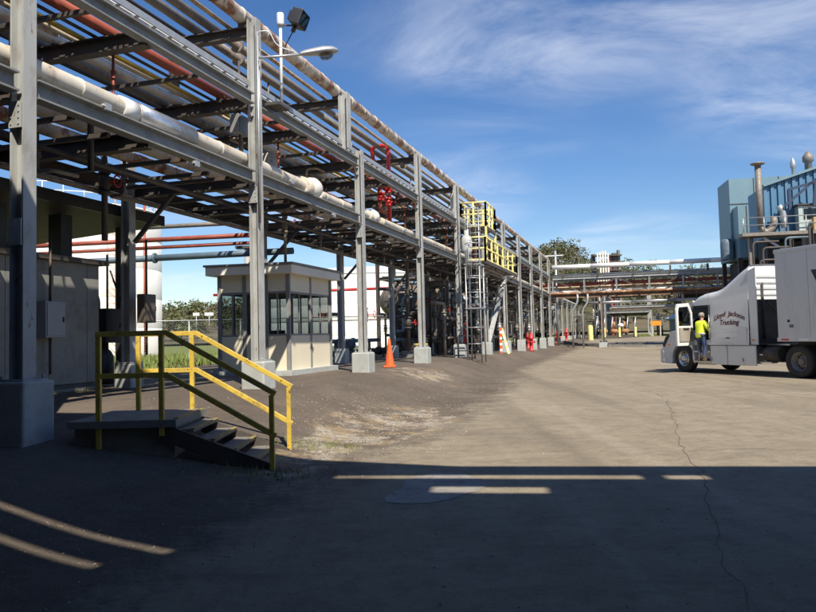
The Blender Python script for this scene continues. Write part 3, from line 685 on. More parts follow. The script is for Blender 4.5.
vs = [p for q in rings for p in q]; b.add(vs, [(i*16+k, i*16+(k+1) % 16, (i+1)*16+(k+1) % 16, (i+1)*16+k) for i in range(6) for k in range(16)], True); b.build('lamp_head', galv, sl)
b = MB(); b.lathe([(.155, 0), (.15, .05), (.11, .1), (0, .125)], hp+z_*L_*.66-y_*.035, -y_, 16); b.build('lens', glass_mat('lamp_lens', (.8, .78, .7), .15, .6), sl)
b = MB(); b.path([R(13.4, DF-.2, 7.98), R(13.5, DF-.4, 8.02), R(13.62, DF-.5, 7.72), R(13.85, DF-.8, 7.64)], .012, 6, fillet=.15); b.build('cable', whitepaint, sl)
fl = thing('floodlight', 'black floodlight on a white pole above the street lamp', 'floodlight', R(14.15, DF-.28, 6.7))
PT = R(14.15, DF-.34, -.22)
b = MB(); b.tube(PT+zv*6.84, PT+zv*8.62, .032, 10); b.build('pole', whitepaint, fl)
b = MB(); b.lathe([(0, 0), (.075, 0), (.08, .05), (.08, .24), (.07, .28), (0, .28)], PT+zv*8.60, n=16); b.build('photocell_cap', whitepaint, fl)
b = MB(); b.box(PT+zv*6.84+nv*.1, (.5, .34, .06), dv, nv); b.build('bracket', steel_d, fl)
fx = Vector((.80, -.18, -.32)).normalized(); fy = zv.cross(fx).normalized(); fz = fx.cross(fy); FC = PT+zv*8.72+Vector((.42, -.05, 0))
b = MB(); b.box(FC, (.24, .44, .34), fx, fy, fz); b.box(FC-fx*.16, (.1, .3, .22), fx, fy, fz); b.build('housing', steel_b, fl, bevel=.02)
b = MB(); b.box(FC+fx*.128, (.016, .38, .28), fx, fy, fz); b.build('lens', glass_d, fl)
b = MB(); b.bar(PT+zv*8.62, FC-fx*.05-fz*.16, .03, .03); b.tube(FC-fx*.05-fz*.17, FC-fx*.05-fz*.3, .05, 8); b.build('yoke', steel_d, fl)
b = MB(); b.path([FC-fx*.05-fz*.3, FC-fx*.1-fz*.55, PT+zv*8.0+dv*.05], .012, 6, fillet=.2); b.build('cable', black, fl)

# ------------------------------------------------------------------ yellow stair with landing
ZL = .66
st = thing('yellow_stair', 'short stair and landing with yellow handrails in the shade', 'stairs', (-3.0, 9.8, 0))
YN, YF = 9.16, 10.45; XL, XK, XE = -3.86, -3.02, -1.72
b = MB(); b.box(((XL+XK)/2-.12, (YN+YF)/2, ZL-.045), (XK-XL+.5, YF-YN+.1, .09)); b.build('landing', conc_d, st)
b = MB(); b.box(((XL+XK)/2-.12, (YN+YF)/2, ZL-.3), (XK-XL+.4, YF-YN-.1, .42)); b.build('landing_base', conc_d, st)
nst = 5; run = (XE-XK)/nst; rise = ZL/nst
treadm = mat('worn_tread', (.20, .185, .165), .7, 0, .25, 6, c2=(.1, .09, .08))
worny = mat('worn_yellow_edge', (.36, .27, .09), .7, 0, .2, 9, c2=(.14, .12, .09), c2lo=.5, c2hi=.62)
for i in range(nst-1):
    x = XK+run*(i+.62); z = ZL-rise*(i+1)
    b = MB(); b.box((x+.02, (YN+YF)/2, z-.02), (run*1.02, YF-YN-.12, .04)); td = b.build('tread', treadm, st)
    b = MB(); b.box((x+.02+run*.51-.01, (YN+YF)/2, z+.004), (.05, YF-YN-.12, .012)); b.build('nosing', worny, td)
b = MB(); b.box((XK+.10, (YN+YF)/2, ZL+.008), (.05, YF-YN-.1, .016)); b.build('nosing', worny, st)
for y in (YN+.03, YF-.03):
    b = MB(); b.bar((XK-.05, y, ZL-.16), (XE-.02, y, -.02), .05, .2); b.build('stringer', steel_d, st)
slope = (ZL-.04)/(XE-XK)
for y, nm in ((YN, 'near'), (YF, 'far')):
    xl = XL if nm == 'near' else XL+.02
    for x, z0, z1 in ((xl, ZL-.55 if nm == 'near' else ZL-.3, ZL+1.07), (XK-.06, ZL-.2, ZL+1.07), (XE, -.05, .93)):
        b = MB(); b.box((x, y, (z0+z1)/2), (.06, .06, z1-z0)); b.build('post', yel, st, bevel=.006)
    for h in (1.07, .55):
        b = MB(); b.bar((xl-.035, y-.002, ZL+h), (XK+.02, y-.002, ZL+h), .045, .065); b.build('handrail' if h > 1 else 'mid_rail', yel, st, bevel=.006)
        b = MB(); b.bar((XK+.0, y-.003, ZL+h+.002), (XE+.05, y-.003, h-.13), .045, .065); b.build('handrail' if h > 1 else 'mid_rail', yel, st, bevel=.006)

# ------------------------------------------------------------------ guard booth
bz = ground_z(-3.3, 20)
bt = thing('guard_booth', 'small cream guard booth with big windows under the pipe rack', 'booth', (-3.3, 20.3, bz))
A = Vector((-3.27, 20.0, 0)); bu = Vector((-.985, .17, 0)).normalized(); bl = Vector((.287, .958, 0)).normalized()  # bu: along the front face to the left; bl: along the road face
BW, BL = 1.98, 2.95; z0 = bz+.14
def bp4(u, l, z): return A + bu*u + bl*l + zv*z
def bbox(b, u0, u1, l0, l1, za, zb):
    prof = [bp4(u0, l0, 0), bp4(u1, l0, 0), bp4(u1, l1, 0), bp4(u0, l1, 0)]
    b.add([p+zv*za for p in prof]+[p+zv*zb for p in prof], [(0, 1, 2, 3), (7, 6, 5, 4), (0, 4, 5, 1), (1, 5, 6, 2), (2, 6, 7, 3), (3, 7, 4, 0)]); return b
bbox(MB(), -.16, BW+.12, -.16, BL+.16, bz-.3, z0).build('floor_slab', conc, bt)
H1, H2, H3 = z0+.94, z0+2.10, z0+2.62
def face(pu, n_, wall):  # wall: function (s0,s1,d0,d1,za,zb) -> builds a box on the wall
    pass
cr = [0, .62, 1.25, BW]          # front bays
rd = [0, 1.5, BL]                # road side bays
T = .06
for s0, s1 in zip(cr, cr[1:]):
    for l0, l1 in ((0, T), (BL-T, BL)):
        bbox(MB(), s0+.05, s1-.05, l0+.01, l1-.01, z0, H1).build('wall_panel', cream, bt); bbox(MB(), s0+.05, s1-.05, l0+.01, l1-.01, H2+.06, H3).build('wall_panel', cream, bt)
        w_ = bbox(MB(), s0+.05, s1-.05, l0+.012, l1-.012, H1, H1+.05).build('window_sill', trimg, bt); bbox(MB(), s0+.05, s1-.05, l0+.012, l1-.012, H2, H2+.06).build('window_head', trimg, bt)
        bbox(MB(), s0+.05, s1-.05, l0+.025, l1-.027, H1+.05, H2).build('window_pane', glass, bt)
        bbox(MB(), (s0+s1)/2-.018, (s0+s1)/2+.018, l0+.014, l1-.014, H1+.05, H2).build('mullion', trimg, bt)
for l0, l1 in zip(rd, rd[1:]):
    for u0, u1 in ((0, T), (BW-T, BW)):
        bbox(MB(), u0+.01, u1-.01, l0+.05, l1-.05, z0, H1).build('wall_panel', cream, bt); bbox(MB(), u0+.01, u1-.01, l0+.05, l1-.05, H2+.06, H3).build('wall_panel', cream, bt)
        bbox(MB(), u0+.012, u1-.012, l0+.05, l1-.05, H1, H1+.05).build('window_sill', trimg, bt); bbox(MB(), u0+.012, u1-.012, l0+.05, l1-.05, H2, H2+.06).build('window_head', trimg, bt)
        bbox(MB(), u0+.025, u1-.027, l0+.05, l1-.05, H1+.05, H2).build('window_pane', glass, bt)
        bbox(MB(), u0+.014, u1-.014, (l0+l1)/2-.018, (l0+l1)/2+.018, H1+.05, H2).build('mullion', trimg, bt)
for s in cr:
    for l in (T/2, BL-T/2): bbox(MB(), s-.05, s+.05, l-.04, l+.04, z0, H3+.002).build('corner_post' if s in (0, BW) else 'post', trimg, bt)
for l in rd[1:-1]:
    for u in (T/2, BW-T/2): bbox(MB(), u-.04, u+.04, l-.05, l+.05, z0, H3+.002).build('post', trimg, bt)
rf = bbox(MB(), -.24, BW+.26, -.26, BL+.24, H3+.003, H3+.24).build('roof', mat('cream_white_fascia', (.80, .76, .66), .5, 0, .05, 2), bt, bevel=.015)
bbox(MB(), -.28, BW+.30, -.30, BL+.28, H3+.243, H3+.30).build('roof_edge', trimg, rf)
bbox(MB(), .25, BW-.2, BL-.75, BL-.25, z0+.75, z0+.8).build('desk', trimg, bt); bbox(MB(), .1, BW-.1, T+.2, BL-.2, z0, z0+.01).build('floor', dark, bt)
# chair in the booth
ch = thing('office_chair', 'dark chair inside the guard booth', 'chair', tuple(bp4(.9, 1.4, z0)))
bbox(MB(), .68, 1.1, 1.2, 1.62, z0+.42, z0+.5).build('seat', black, ch); bbox(MB(), .68, 1.1, 1.2, 1.26, z0+.55, z0+1.1).build('backrest', black, ch); b = MB(); b.tube(bp4(.9, 1.4, z0+.01), bp4(.9, 1.4, z0+.42), .03, 8); b.build('stem', steel_d, ch)

# ------------------------------------------------------------------ long low shed at left, behind the rack
sh = thing('control_shed', 'dark metal-sided shed at left behind the first column', 'shed', R(4, 10.9, .6))
shedm = mat('dark_green_grey_siding', (.24, .24, .22), .55, 0, .12, 1.5, c2=(.16, .155, .14), c2lo=.5, c2hi=.75)
SD, ST1, SZ0, SZ1 = 10.95, 13.1, .62, 3.28
seam = 1.05; t = -3.0; i = 0
while t < ST1-.1:
    t1_ = min(t+seam-.012, ST1)
    b = MB(); b.box(R((t+t1_)/2, SD+.03, (SZ0+SZ1)/2+.1), (t1_-t, .06, SZ1-SZ0-.2), dv, nv); b.build('siding_panel', shedm, sh); t += seam
b = MB(); b.box(R((ST1-3)/2, SD+2.0, (SZ0+SZ1)/2), (ST1+2.9, 3.9, SZ1-SZ0-.06), dv, nv); b.build('wall', mat('shed_wall', (.10, .10, .10), .7), sh)
b = MB(); b.box(R((ST1-3)/2, SD+1.99, SZ0-.1), (ST1+3.1, 4.05, .4), dv, nv); b.build('foundation', conc_d, sh)
b = MB(); b.box(R((ST1-3)/2, SD+1.95, SZ1+.05), (ST1+3.3, 4.2, .1), dv, nv); b.build('roof', steel_d, sh)
# canopy over it
cn = thing('canopy', 'dark sloping canopy roof on posts above the shed', 'canopy', R(8, 11.6, .6))
b = MB(); b.prism([(0, 0), (4.6, -.30), (4.6, -.16), (0, .16)], R(-3, 10.80, 4.42), nv, zv, dv*18.1); b.build('roof', steel_d, cn)
b = MB(); b.box(R(6.05, 10.77, 4.52), (18.2, .05, .24), dv, nv); b.build('fascia', steel_b, cn)
for t in (3.0, 8.9, 10.9, 12.6):
    b = MB(); b.box(R(t, 11.5, 3.82), (.32, .32, 1.05), dv, nv); b.build('post', steel_b, cn)
b = MB(); b.box(R(14.6, 11.6, 2.5), (.14, .14, 3.7), dv, nv); b.build('post', steel_b, cn); b = MB(); b.box(R(14.6, 15.0, 2.35), (.14, .14, 3.7), dv, nv); b.build('post', steel_b, cn)
# electrical boxes
def ebox(label, c, sz, mt, extra=True):
    root = thing('electrical_box', label, 'electrical box', tuple(c)); b = MB(); b.box(c, sz, dv, nv); b.build('enclosure', mt, root, bevel=.012)
    b = MB(); b.box(Vector(c)-nv*(sz[1]/2+.008), (sz[0]*.88, .012, sz[2]*.9), dv, nv); dd = b.build('door', mt, root, bevel=.005)
    b = MB(); b.box(Vector(c)-nv*(sz[1]/2+.024)+dv*sz[0]*.36, (.03, .02, .1), dv, nv); b.build('handle', steel_d, dd)
    b = MB(); b.tube(Vector(c)+zv*sz[2]/2, Vector(c)+zv*(sz[2]/2+1.2), .025, 8); b.build('conduit', steel_d, root); b = MB(); b.tube(Vector(c)-zv*sz[2]/2, Vector(c)-zv*(sz[2]/2+.7), .025, 8); b.build('conduit', steel_d, root)
    return root
ebox('grey electrical box on the dark shed wall', R(11.55, 10.78, 2.1), (.5, .26, .7), mat('grey_enclosure', (.30, .33, .35), .4, 0, .06, 4))
ebox('black electrical cabinet at the end of the shed', R(13.55, 11.1, 2.0), (.5, .36, .75), steel_b)
ebox('small brown junction box on the second back column', R(tk(1)+.05, DB-.42, 2.35), (.4, .2, .62), mat('brown_enclosure', (.12, .095, .075), .5))
ebox('grey junction box high on the second column', R(tk(1)+.1, DF+.42, 6.15), (.45, .22, .4), trimg)
# black oil-drum shaped blower and pipes standing at the shed end
bl_ = thing('blower', 'dark blower unit standing behind the second back column', 'blower', R(13.4, 12.0, .7))
b = MB(); b.lathe([(0, 0), (.24, 0), (.26, .05), (.26, .6), (.2, .72), (.12, .8), (.12, .95), (0, .95)], R(13.6, 11.3, .72), n=18); b.build('drum', steel_b, bl_)
b = MB(); b.path([R(13.6, 11.4, 1.6), R(13.6, 11.4, 2.7), R(13.2, 11.4, 2.7)], .06, 10, fillet=.2); b.build('pipe_section', steel_b, bl_)
b = MB(); b.path([R(13.4, 10.9, 3.2), R(13.4, 10.7, 2.7), R(13.7, 10.65, 2.2), R(13.7, 10.65, .8)], .02, 6, fillet=.3); o = b.build('loose_cable', black); tag(o, 'black cable drooping from the canopy beside the second back column', 'cable')

# ------------------------------------------------------------------ pipe lines crossing behind at left, on a post
def cross_pipe(label, p0, p1, r, mt, name='pipe', seg=6):
    root = thing(name, label, 'pipe', tuple((Vector(p0)+Vector(p1))/2)); p0, p1 = Vector(p0), Vector(p1)
    for i in range(seg):
        b = MB(); b.tube(p0.lerp(p1, i/seg), p0.lerp(p1, (i+1)/seg-.0005), r, 12); b.build('pipe_section', mt, root)
        if i: b = MB(); q = p0.lerp(p1, i/seg); u = (p1-p0).normalized(); b.tube(q-u*.03, q+u*.03, r*1.6, 14); b.build('flange', mt, root)
    return root
cross_pipe('red pipe, upper of two, crossing behind the shed toward the rack', (-30, 27.2, 4.85), (-4.6, 22.6, 4.85), .075, redp, 'red_pipe')
cross_pipe('red pipe, lower of two, crossing behind the shed toward the rack', (-30, 27.3, 4.58), (-4.6, 22.7, 4.62), .055, redp, 'red_pipe')
cross_pipe('brown line above the red pipes crossing toward the rack', (-30, 27.4, 5.35), (-4.6, 22.9, 5.30), .07, greyp)
cross_pipe('blue-grey pipe below the red pipes crossing toward the rack', (-30, 26.6, 4.05), (-3.4, 22.0, 4.25), .10, bluep, 'blue_pipe')
ps = thing('pipe_support', 'grey post with bracket holding the crossing pipes behind the booth', 'pipe support', (-4.95, 22.8, .7))
b = MB(); b.tube((-4.95, 22.75, .6), (-4.95, 22.75, 4.5), .10, 12); b.build('post', steel, ps); b = MB(); b.box((-4.95, 22.75, 4.48), (.7, .3, .08)); b.bar((-4.95, 22.7, 4.2), (-4.6, 22.7, 4.46), .05, .05); b.build('bracket', steel_d, ps)

# ------------------------------------------------------------------ storage tanks
def tank(label, x, y, r, h, mt, z0_=None, rail=True, name='storage_tank'):
    zb = ground_z(x, y) if z0_ is None else z0_
    root = thing(name, label, 'tank', (x, y, zb)); n_c = 5; ch_ = h/n_c
    for i in range(n_c):
        b = MB(); b.lathe([(r, 0), (r, ch_-.012), (r-.012, ch_-.01), (r-.012, ch_)], (x, y, zb+i*ch_), n=72); b.build('shell_course', mt, root)
    b = MB(); b.lathe([(r+.06, h-.06), (r+.06, h+.02), (r, h+.03), (r*.5, h+r*.10), (0, h+r*.13)], (x, y, zb), n=72); b.build('roof', mt, root)
    if rail:
        b = MB()
        for zz_ in (.55, 1.05): b.path([(x+(r-.1)*math.cos(a), y+(r-.1)*math.sin(a), zb+h+zz_) for a in np.linspace(0, 2*math.pi, 49)], .03, 6)
        for a in np.linspace(0, 2*math.pi, 33)[:-1]: b.tube((x+(r-.1)*math.cos(a), y+(r-.1)*math.sin(a), zb+h), (x+(r-.1)*math.cos(a), y+(r-.1)*math.sin(a), zb+h+1.08), .03, 6)
        b.build('guard_rail', mt, root)
    return root
tankm = mat('white_tank_paint', (.80, .78, .72), .5, 0, .05, .4, c2=(.66, .60, .50), c2lo=.56, c2hi=.8, c2scale=.5, stretch=(1, 1, .15))
tl = tank('tall cream storage tank at left with a rail on top', -21.3, 46, 5.6, 9.0, tankm)
a_ = rad(-18); px_, py_ = -21.3+5.75*math.cos(a_), 46+5.75*math.sin(a_)
b = MB(); b.path([(px_, py_, .8), (px_, py_, 9.9)], .07, 8); b.build('pipe_section', redp, tl)
a_ = rad(-42); px_, py_ = -21.3+5.8*math.cos(a_), 46+5.8*math.sin(a_)
b = MB()
for s_ in (-.22, .22): b.tube((px_+s_, py_, .8), (px_+s_, py_, 10.6), .03, 6)
z = 1.1
while z < 10: b.tube((px_-.22, py_, z), (px_+.22, py_, z), .015, 5); z += .4
b.build('ladder', mat('ladder_orange', (.55, .33, .15), .5), tl)
tank('wide white storage tank behind the booth and the rack', -4.4, 72, 9.4, 6.7, tankm, rail=False)
tank('white storage tank half hidden behind the process equipment', 3.5, 100, 7, 7, tankm, rail=False)
cross_pipe('red pipe running across in front of the wide white tank', (-16, 60.5, 5.35), (8, 57.5, 5.5), .11, redpaint, 'red_pipe')
cross_pipe('slim grey pipe in front of the wide white tank', (-14, 58.5, 2.9), (8, 56.5, 2.95), .05, greyp)

# ------------------------------------------------------------------ chain link fence at left
fn = thing('chain_link_fence', 'chain link fence with white top rail beyond the grass', 'fence', (-12, 44, .8))
FA, FB = Vector((-48, 40.5, 0)), Vector((-1, 43.5, 0)); fd = (FB-FA).normalized(); FL = (FB-FA).length
for i in range(17):
    p = FA+fd*FL*i/16; z = ground_z(p.x, p.y); b = MB(); b.tube((p.x, p.y, z), (p.x, p.y, z+2.1), .04, 8); b.build('post', galv, fn)
b = MB(); b.tube(FA+zv*2.82, FB+zv*2.82, .03, 8); b.build('top_rail', galv, fn)
b = MB(); s_ = 0
while s_ < FL:
    for dd in (1.95, -1.95):
        p = FA+fd*s_; q = FA+fd*min(FL, max(0, s_+dd)); b.bar(p+zv*.85, q+zv*2.8, .005, .005)
    s_ += .16
b.build('wire_mesh', galv, fn, kind='stuff')
for (x, y, w_, lb) in ((-12.0, 41.6, .36, 'small white sign on the fence, the left one'), (-11.3, 41.7, .5, 'small white sign on the fence, the right one')):
    root = thing('sign', lb, 'sign', (x, y, 3.1)); b = MB(); b.box((x, y, 3.12), (w_, .03, .17)); b.build('plate', whitepaint, root); b = MB(); b.tube((x, y+.03, 2.0), (x, y+.03, 3.2), .02, 6); b.build('post', galv, root)
hyd = thing('standpipe', 'small white standpipe on the grass beyond the rack', 'standpipe', (-8.9, 30, .75)); b = MB(); b.lathe([(0, 0), (.12, 0), (.12, .1), (.07, .14), (.07, .6), (.11, .64), (.1, .78), (0, .84)], (-8.9, 30, .73), n=14); b.build('body', whitepaint, hyd)

# ------------------------------------------------------------------ traffic cone and small things at the column feet
def cone(x, y, h, label, parentless=True):
    z = ground_z(x, y); root = thing('traffic_cone', label, 'traffic cone', (x, y, z))
    b = MB(); b.box((x, y, z+.03), (.40, .40, .05)); b.build('base', orange, root, bevel=.01)
    b = MB(); b.lathe([(.155, .05), (.15, .08), (.06, h*.78), (.035, h), (.02, h), (.02, h*.9)], (x, y, z), n=22); b.build('body', orange, root); return root
cone(-.64, 23.7, .92, 'orange traffic cone standing between the third and fourth columns')
def barrier_board(p, tilt, label):
    z = ground_z(p[0], p[1]); root = thing('barricade', label, 'barricade', (p[0], p[1], z))
    for s_ in (-1, 1):
        b = MB(); a = Vector((p[0]+s_*.22, p[1], z)); e = Vector((p[0]-.18+s_*.04, p[1]+s_*.1, z+1.45)); b.bar(a, e, .14, .03, (0, 1, 0)); b.build('board', brightyel if s_ > 0 else orange, root)
        for j in range(4):
            q0, q1 = a.lerp(e, .1+.23*j), a.lerp(e, .2+.23*j); off = Vector((0, -.02, 0)); b = MB(); b.bar(q0+off, q1+off, .142, .01, (0, 1, 0)); b.build('stripe', whitepaint, root)
for q, (t, D, lb) in enumerate([(38.9, 7.15, 'red and yellow striped barricade boards leaning at the sixth pedestal')]): p = R(t+2.4, D-.1, 0); barrier_board((p.x, p.y), 0, lb)
def hydrant(p, label, h=1.2):
    z = ground_z(p[0], p[1]); root = thing('fire_hydrant', label, 'hydrant', (p[0], p[1], z)); b = MB()
    b.lathe([(0, 0), (.2, 0), (.2, .06), (.13, .1), (.13, h*.62), (.19, h*.65), (.19, h*.72), (.15, h*.75), (.13, h*.88), (.05, h*.97), (.05, h), (0, h)], (p[0], p[1], z), n=16); b.build('barrel', redpaint, root)
    b = MB()
    for a in (0, math.pi/2, math.pi): u = Vector((math.cos(a), -math.sin(a), 0)); c_ = Vector((p[0], p[1], z+h*.5)); b.tube(c_, c_+u*.24, .07, 12); b.tube(c_+u*.22, c_+u*.27, .085, 6)
    b.build('outlet', redpaint, root)
for t, D, h, lb in ((51.6, 6.95, 1.3, 'red fire hydrant by the ninth pedestal'), (40.2, 9.2, 1.5, 'red fire monitor behind the sixth column'), (62.0, 8.6, 1.4, 'red hydrant under the rack near the tenth column'), (70.5, 7.0, 1.4, 'red hydrant beyond the tall end post'), (77.5, 6.8, 1.4, 'farthest red hydrant along the rack')):
    p = R(t, D, 0); hydrant((p.x, p.y), lb, h)
# guard cage at the fifth pedestal, bucket beside it
gc = thing('pedestal_guard', 'black bar guard around the fifth pedestal', 'guard', R(tk(4)-.6, 6.9, .5)); gb = MB()
g0 = R(tk(4)-.62, 7.0, ground_z(*R(tk(4)-.62, 7.0, 0)[:2]))
for s_ in (-.36, .36):
    gb.tube(g0+nv*s_, g0+nv*s_+zv*1.0, .025, 8)
for h in (.06, .36, .68, 1.0): gb.tube(g0-nv*.36+zv*h, g0+nv*.36+zv*h, .022, 8)
gb.build('bars', black, gc)
bk = thing('bucket', 'white bucket with yellow lid near the fourth column', 'bucket', R(30.0, 8.7, .6)); p = R(30.0, 8.7, 0); zb_ = ground_z(p.x, p.y)
b = MB(); b.lathe([(0, 0), (.24, 0), (.28, .62)], (p.x, p.y, zb_), n=18); b.build('body', mat('pale_plastic', (.5, .53, .55), .4), bk); b = MB(); b.lathe([(.3, .6), (.3, .66), (0, .67)], (p.x, p.y, zb_), n=18); b.build('lid', yel, bk)

# ------------------------------------------------------------------ yellow access platform with caged ladder
ap = thing('access_platform', 'bright yellow railed access platform hung on the rack', 'platform', R(33, 6.9, 4.9))
def rail_run(pts, h, mt, parent, posts=1.5):
    for a, c in zip(pts, pts[1:]):
        a, c = Vector(a), Vector(c); L_ = (c-a).length
        for hh in (h, h*.52): b = MB(); b.tube(a+zv*hh, c+zv*hh, .045, 8); b.build('rail', mt, parent)
        b = MB(); b.bar(a+zv*.05, c+zv*.05, .012, .09); b.build('toe_board', mt, parent)
        k = max(1, round(L_/posts))
        for i in range(k+1): p = a.lerp(c, i/k); b = MB(); b.box(p+zv*h/2, (.085, .085, h)); b.build('post', mt, parent)
def grating(t0, t1, D0, D1, z, parent):
    b = MB(); s_ = t0
    while s_ < t1: b.box(R(s_, (D0+D1)/2, z), (.03, D1-D0, .04), dv, nv); s_ += .11
    b.box(R((t0+t1)/2, D0, z-.04), (t1-t0, .05, .16), dv, nv); b.box(R((t0+t1)/2, D1, z-.04), (t1-t0, .05, .16), dv, nv); b.build('grating', steel_d, parent, kind='stuff')
grating(32.9, 42.2, 6.35, 7.22, 4.93, ap); rail_run([R(32.9, 7.2, 4.95), R(32.9, 6.37, 4.95), R(42.2, 6.37, 4.95), R(42.2, 7.2, 4.95)], 1.08, brightyel, ap)
grating(34.0, 36.4, 6.5, 7.7, 6.66, ap); rail_run([R(34.0, 7.7, 6.68), R(34.0, 6.52, 6.68), R(36.4, 6.52, 6.68), R(36.4, 7.7, 6.68), R(34.0, 7.7, 6.68)], 1.15, brightyel, ap, .7)
for t in (34.0, 36.4): b = MB(); b.box(R(t, 6.52, 5.8), (.09, .09, 1.74), dv, nv); b.build('post', brightyel, ap)
for t in (33.3, 36, 39, 41.8): b = MB(); b.bar(R(t, 7.3, 4.2), R(t, 6.4, 4.85), .06, .06); b.build('bracket', steel_d, ap)
ld = thing('caged_ladder', 'grey caged ladder with small landings up to the yellow platform', 'ladder', R(31.0, 6.5, .6))
lc = R(30.9, 6.55, 0)
b = MB()
for s_ in (-.24, .24): b.tube(lc+dv*.3+nv*s_+zv*2.75, lc+dv*.3+nv*s_+zv*7.1, .028, 8)
b.build('stiles', galv, ld); z = 2.9
while z < 6.9: b = MB(); b.tube(lc+dv*.3-nv*.24+zv*z, lc+dv*.3+nv*.24+zv*z, .014, 6); b.build('rung', galv, ld); z += .31
for z in (4.0, 4.75, 5.5, 6.25, 7.0):
    b = MB(); b.path([lc+dv*.3+nv*.3+zv*z] + [lc+dv*(.3-.62*math.sin(a))+nv*.36*math.cos(a)+zv*z for a in np.linspace(.1, math.pi-.1, 9)] + [lc+dv*.3-nv*.3+zv*z], .02, 6); b.build('cage_hoop', galv, ld)
for a in np.linspace(.3, math.pi-.3, 5): b = MB(); q = lc+dv*(.3-.62*math.sin(a))+nv*.36*math.cos(a); b.bar(q+zv*4.0, q+zv*7.0, .03, .012); b.build('cage_strap', galv, ld)
for z in (2.72, 4.6):
    b = MB(); b.box(lc+dv*.3+zv*z, (.95, .7, .05), dv, nv); b.build('landing', galv, ld)
for s_ in (-.4, .45):
    for q in (-.3, .3): b = MB(); b.tube(lc+dv*(.3+s_)+nv*q+zv*ground_z(lc.x, lc.y), lc+dv*(.3+s_)+nv*q+zv*4.6, .03, 8); b.build('support_post', galv, ld)
for z in (1.2, 1.9, 3.4, 4.1):
    b = MB(); b.tube(lc-dv*.1-nv*.3+zv*z, lc+dv*.75-nv*.3+zv*z, .02, 6); b.tube(lc-dv*.1+nv*.3+zv*z, lc-dv*.1-nv*.3+zv*z, .02, 6); b.build('tie_bar', galv, ld)
# white riser vessel at the platform
b = MB(); root = thing('filter_vessel', 'pale small filter vessel hung beside the ladder top', 'vessel', R(31.8, 7.9, 5.2)); b.lathe([(0, 0), (.1, 0), (.1, .2), (.22, .3), (.25, .4), (.25, .85), (.2, 1.0), (.1, 1.1), (.1, 1.3), (0, 1.3)], R(32.3, 7.1, 4.98), n=18); b.build('shell', mat('pale_grey_paint', (.5, .51, .49), .5, 0, .15, 3), root)
b = MB(); b.lathe([(0, 0), (.16, 0), (.18, .05), (.18, 1.3), (.1, 1.45), (0, 1.5)], R(33.5, 7.9, 6.9), n=16); o = b.build('vent_stack', whitep); tag(o, 'white upright vent pipe beside the yellow box platform', 'vent pipe')

# ------------------------------------------------------------------ process equipment standing behind and under the rack
def ped(b, p, s_, h): b.box(Vector(p)+zv*h/2, (s_, s_, h), dv, nv)
def gz(t, D): p = R(t, D, 0); return ground_z(p.x, p.y)
def vessel_h(label, t, D, z, r, l, axis, mt, name='horizontal_vessel'):
    root = thing(name, label, 'vessel', R(t, D, gz(t, D))); c = R(t, D, z); ax = Vector(axis)
    b = MB(); b.lathe([(0, -l/2-r*.5), (r*.55, -l/2-r*.42), (r*.9, -l/2-r*.2), (r, -l/2), (r, l/2), (r*.9, l/2+r*.2), (r*.55, l/2+r*.42), (0, l/2+r*.5)], c, ax, 28); b.build('shell', mt, root)
    for s_ in (-.3, .3):
        b = MB(); q = c+ax*l*s_; b.box(q-zv*((z-gz(t, D))/2+r*.4), (.2, r*1.4, z-gz(t, D)-r*.8+.02), ax, zv.cross(ax)); b.build('saddle', conc_d if z < 2.2 else steel_d, root)
    for s_ in (-.45, 0, .4):
        b = MB(); q = c+ax*l*s_; b.tube(q+zv*r*.9, q+zv*(r+.35), .09, 10); b.tube(q+zv*(r+.3), q+zv*(r+.37), .16, 12); b.build('nozzle', mt, root)
        b = MB(); b.tube(q-ax*.04, q+ax*.04, r*1.012, 28); b.build('band', steel_d, root)
    return root
def vessel_v(label, t, D, r, h, mt, name='vertical_vessel'):
    z = gz(t, D); root = thing(name, label, 'vessel', R(t, D, z)); c = R(t, D, z)
    b = MB(); b.lathe([(0, .5), (r*.6, .55), (r, .8), (r, h-.4), (r*.85, h-.15), (r*.4, h), (0, h+.03)], c, n=24); b.build('shell', mt, root)
    for a in (.6, 2.7, 4.8): b = MB(); q = c+Vector((math.cos(a), math.sin(a), 0))*r*.85; b.bar(q-zv*.05, q+zv*1.0, .1, .1); b.build('leg', steel_d, root)
    b = MB(); b.path([c+zv*h, c+zv*(h+.5), c+zv*(h+.5)+dv*1.2], .07, 9, fillet=.2); b.tube(c+zv*(h+.1), c+zv*(h+.16), .14, 12); b.build('outlet_pipe', greyp, root)
    b = MB(); b.tube(c+zv*1.2, c+zv*1.2-nv*(r+.3), .08, 10); b.tube(c+zv*1.2-nv*(r+.24), c+zv*1.2-nv*(r+.3), .16, 12); b.build('nozzle', greyp, root)
    return root
def pump(label, t, D, mt):
    z = gz(t, D); root = thing('pump', label, 'pump', R(t, D, z)); c = R(t, D, z)
    b = MB(); b.box(c+zv*.15, (1.5, .6, .34), dv, nv); b.build('plinth', conc_d, root)
    b = MB(); b.tube(c+zv*.62-dv*.1, c+zv*.62+dv*.6, .22, 16); 
    for i in range(6): b.tube(c+zv*.62+dv*(0+.1*i), c+zv*.62+dv*(.03+.1*i), .25, 16)
    b.build('motor', mt, root); b = MB(); b.tube(c+zv*.62-dv*.62, c+zv*.62-dv*.4, .28, 16); b.tube(c+zv*.62-dv*.4, c+zv*.62-dv*.1, .09, 10); b.path([c+zv*.62-dv*.5, c+zv*1.9-dv*.5, c+zv*1.9-dv*.5+nv*1.0], .08, 10, fillet=.25); b.build('casing', steel_d, root)
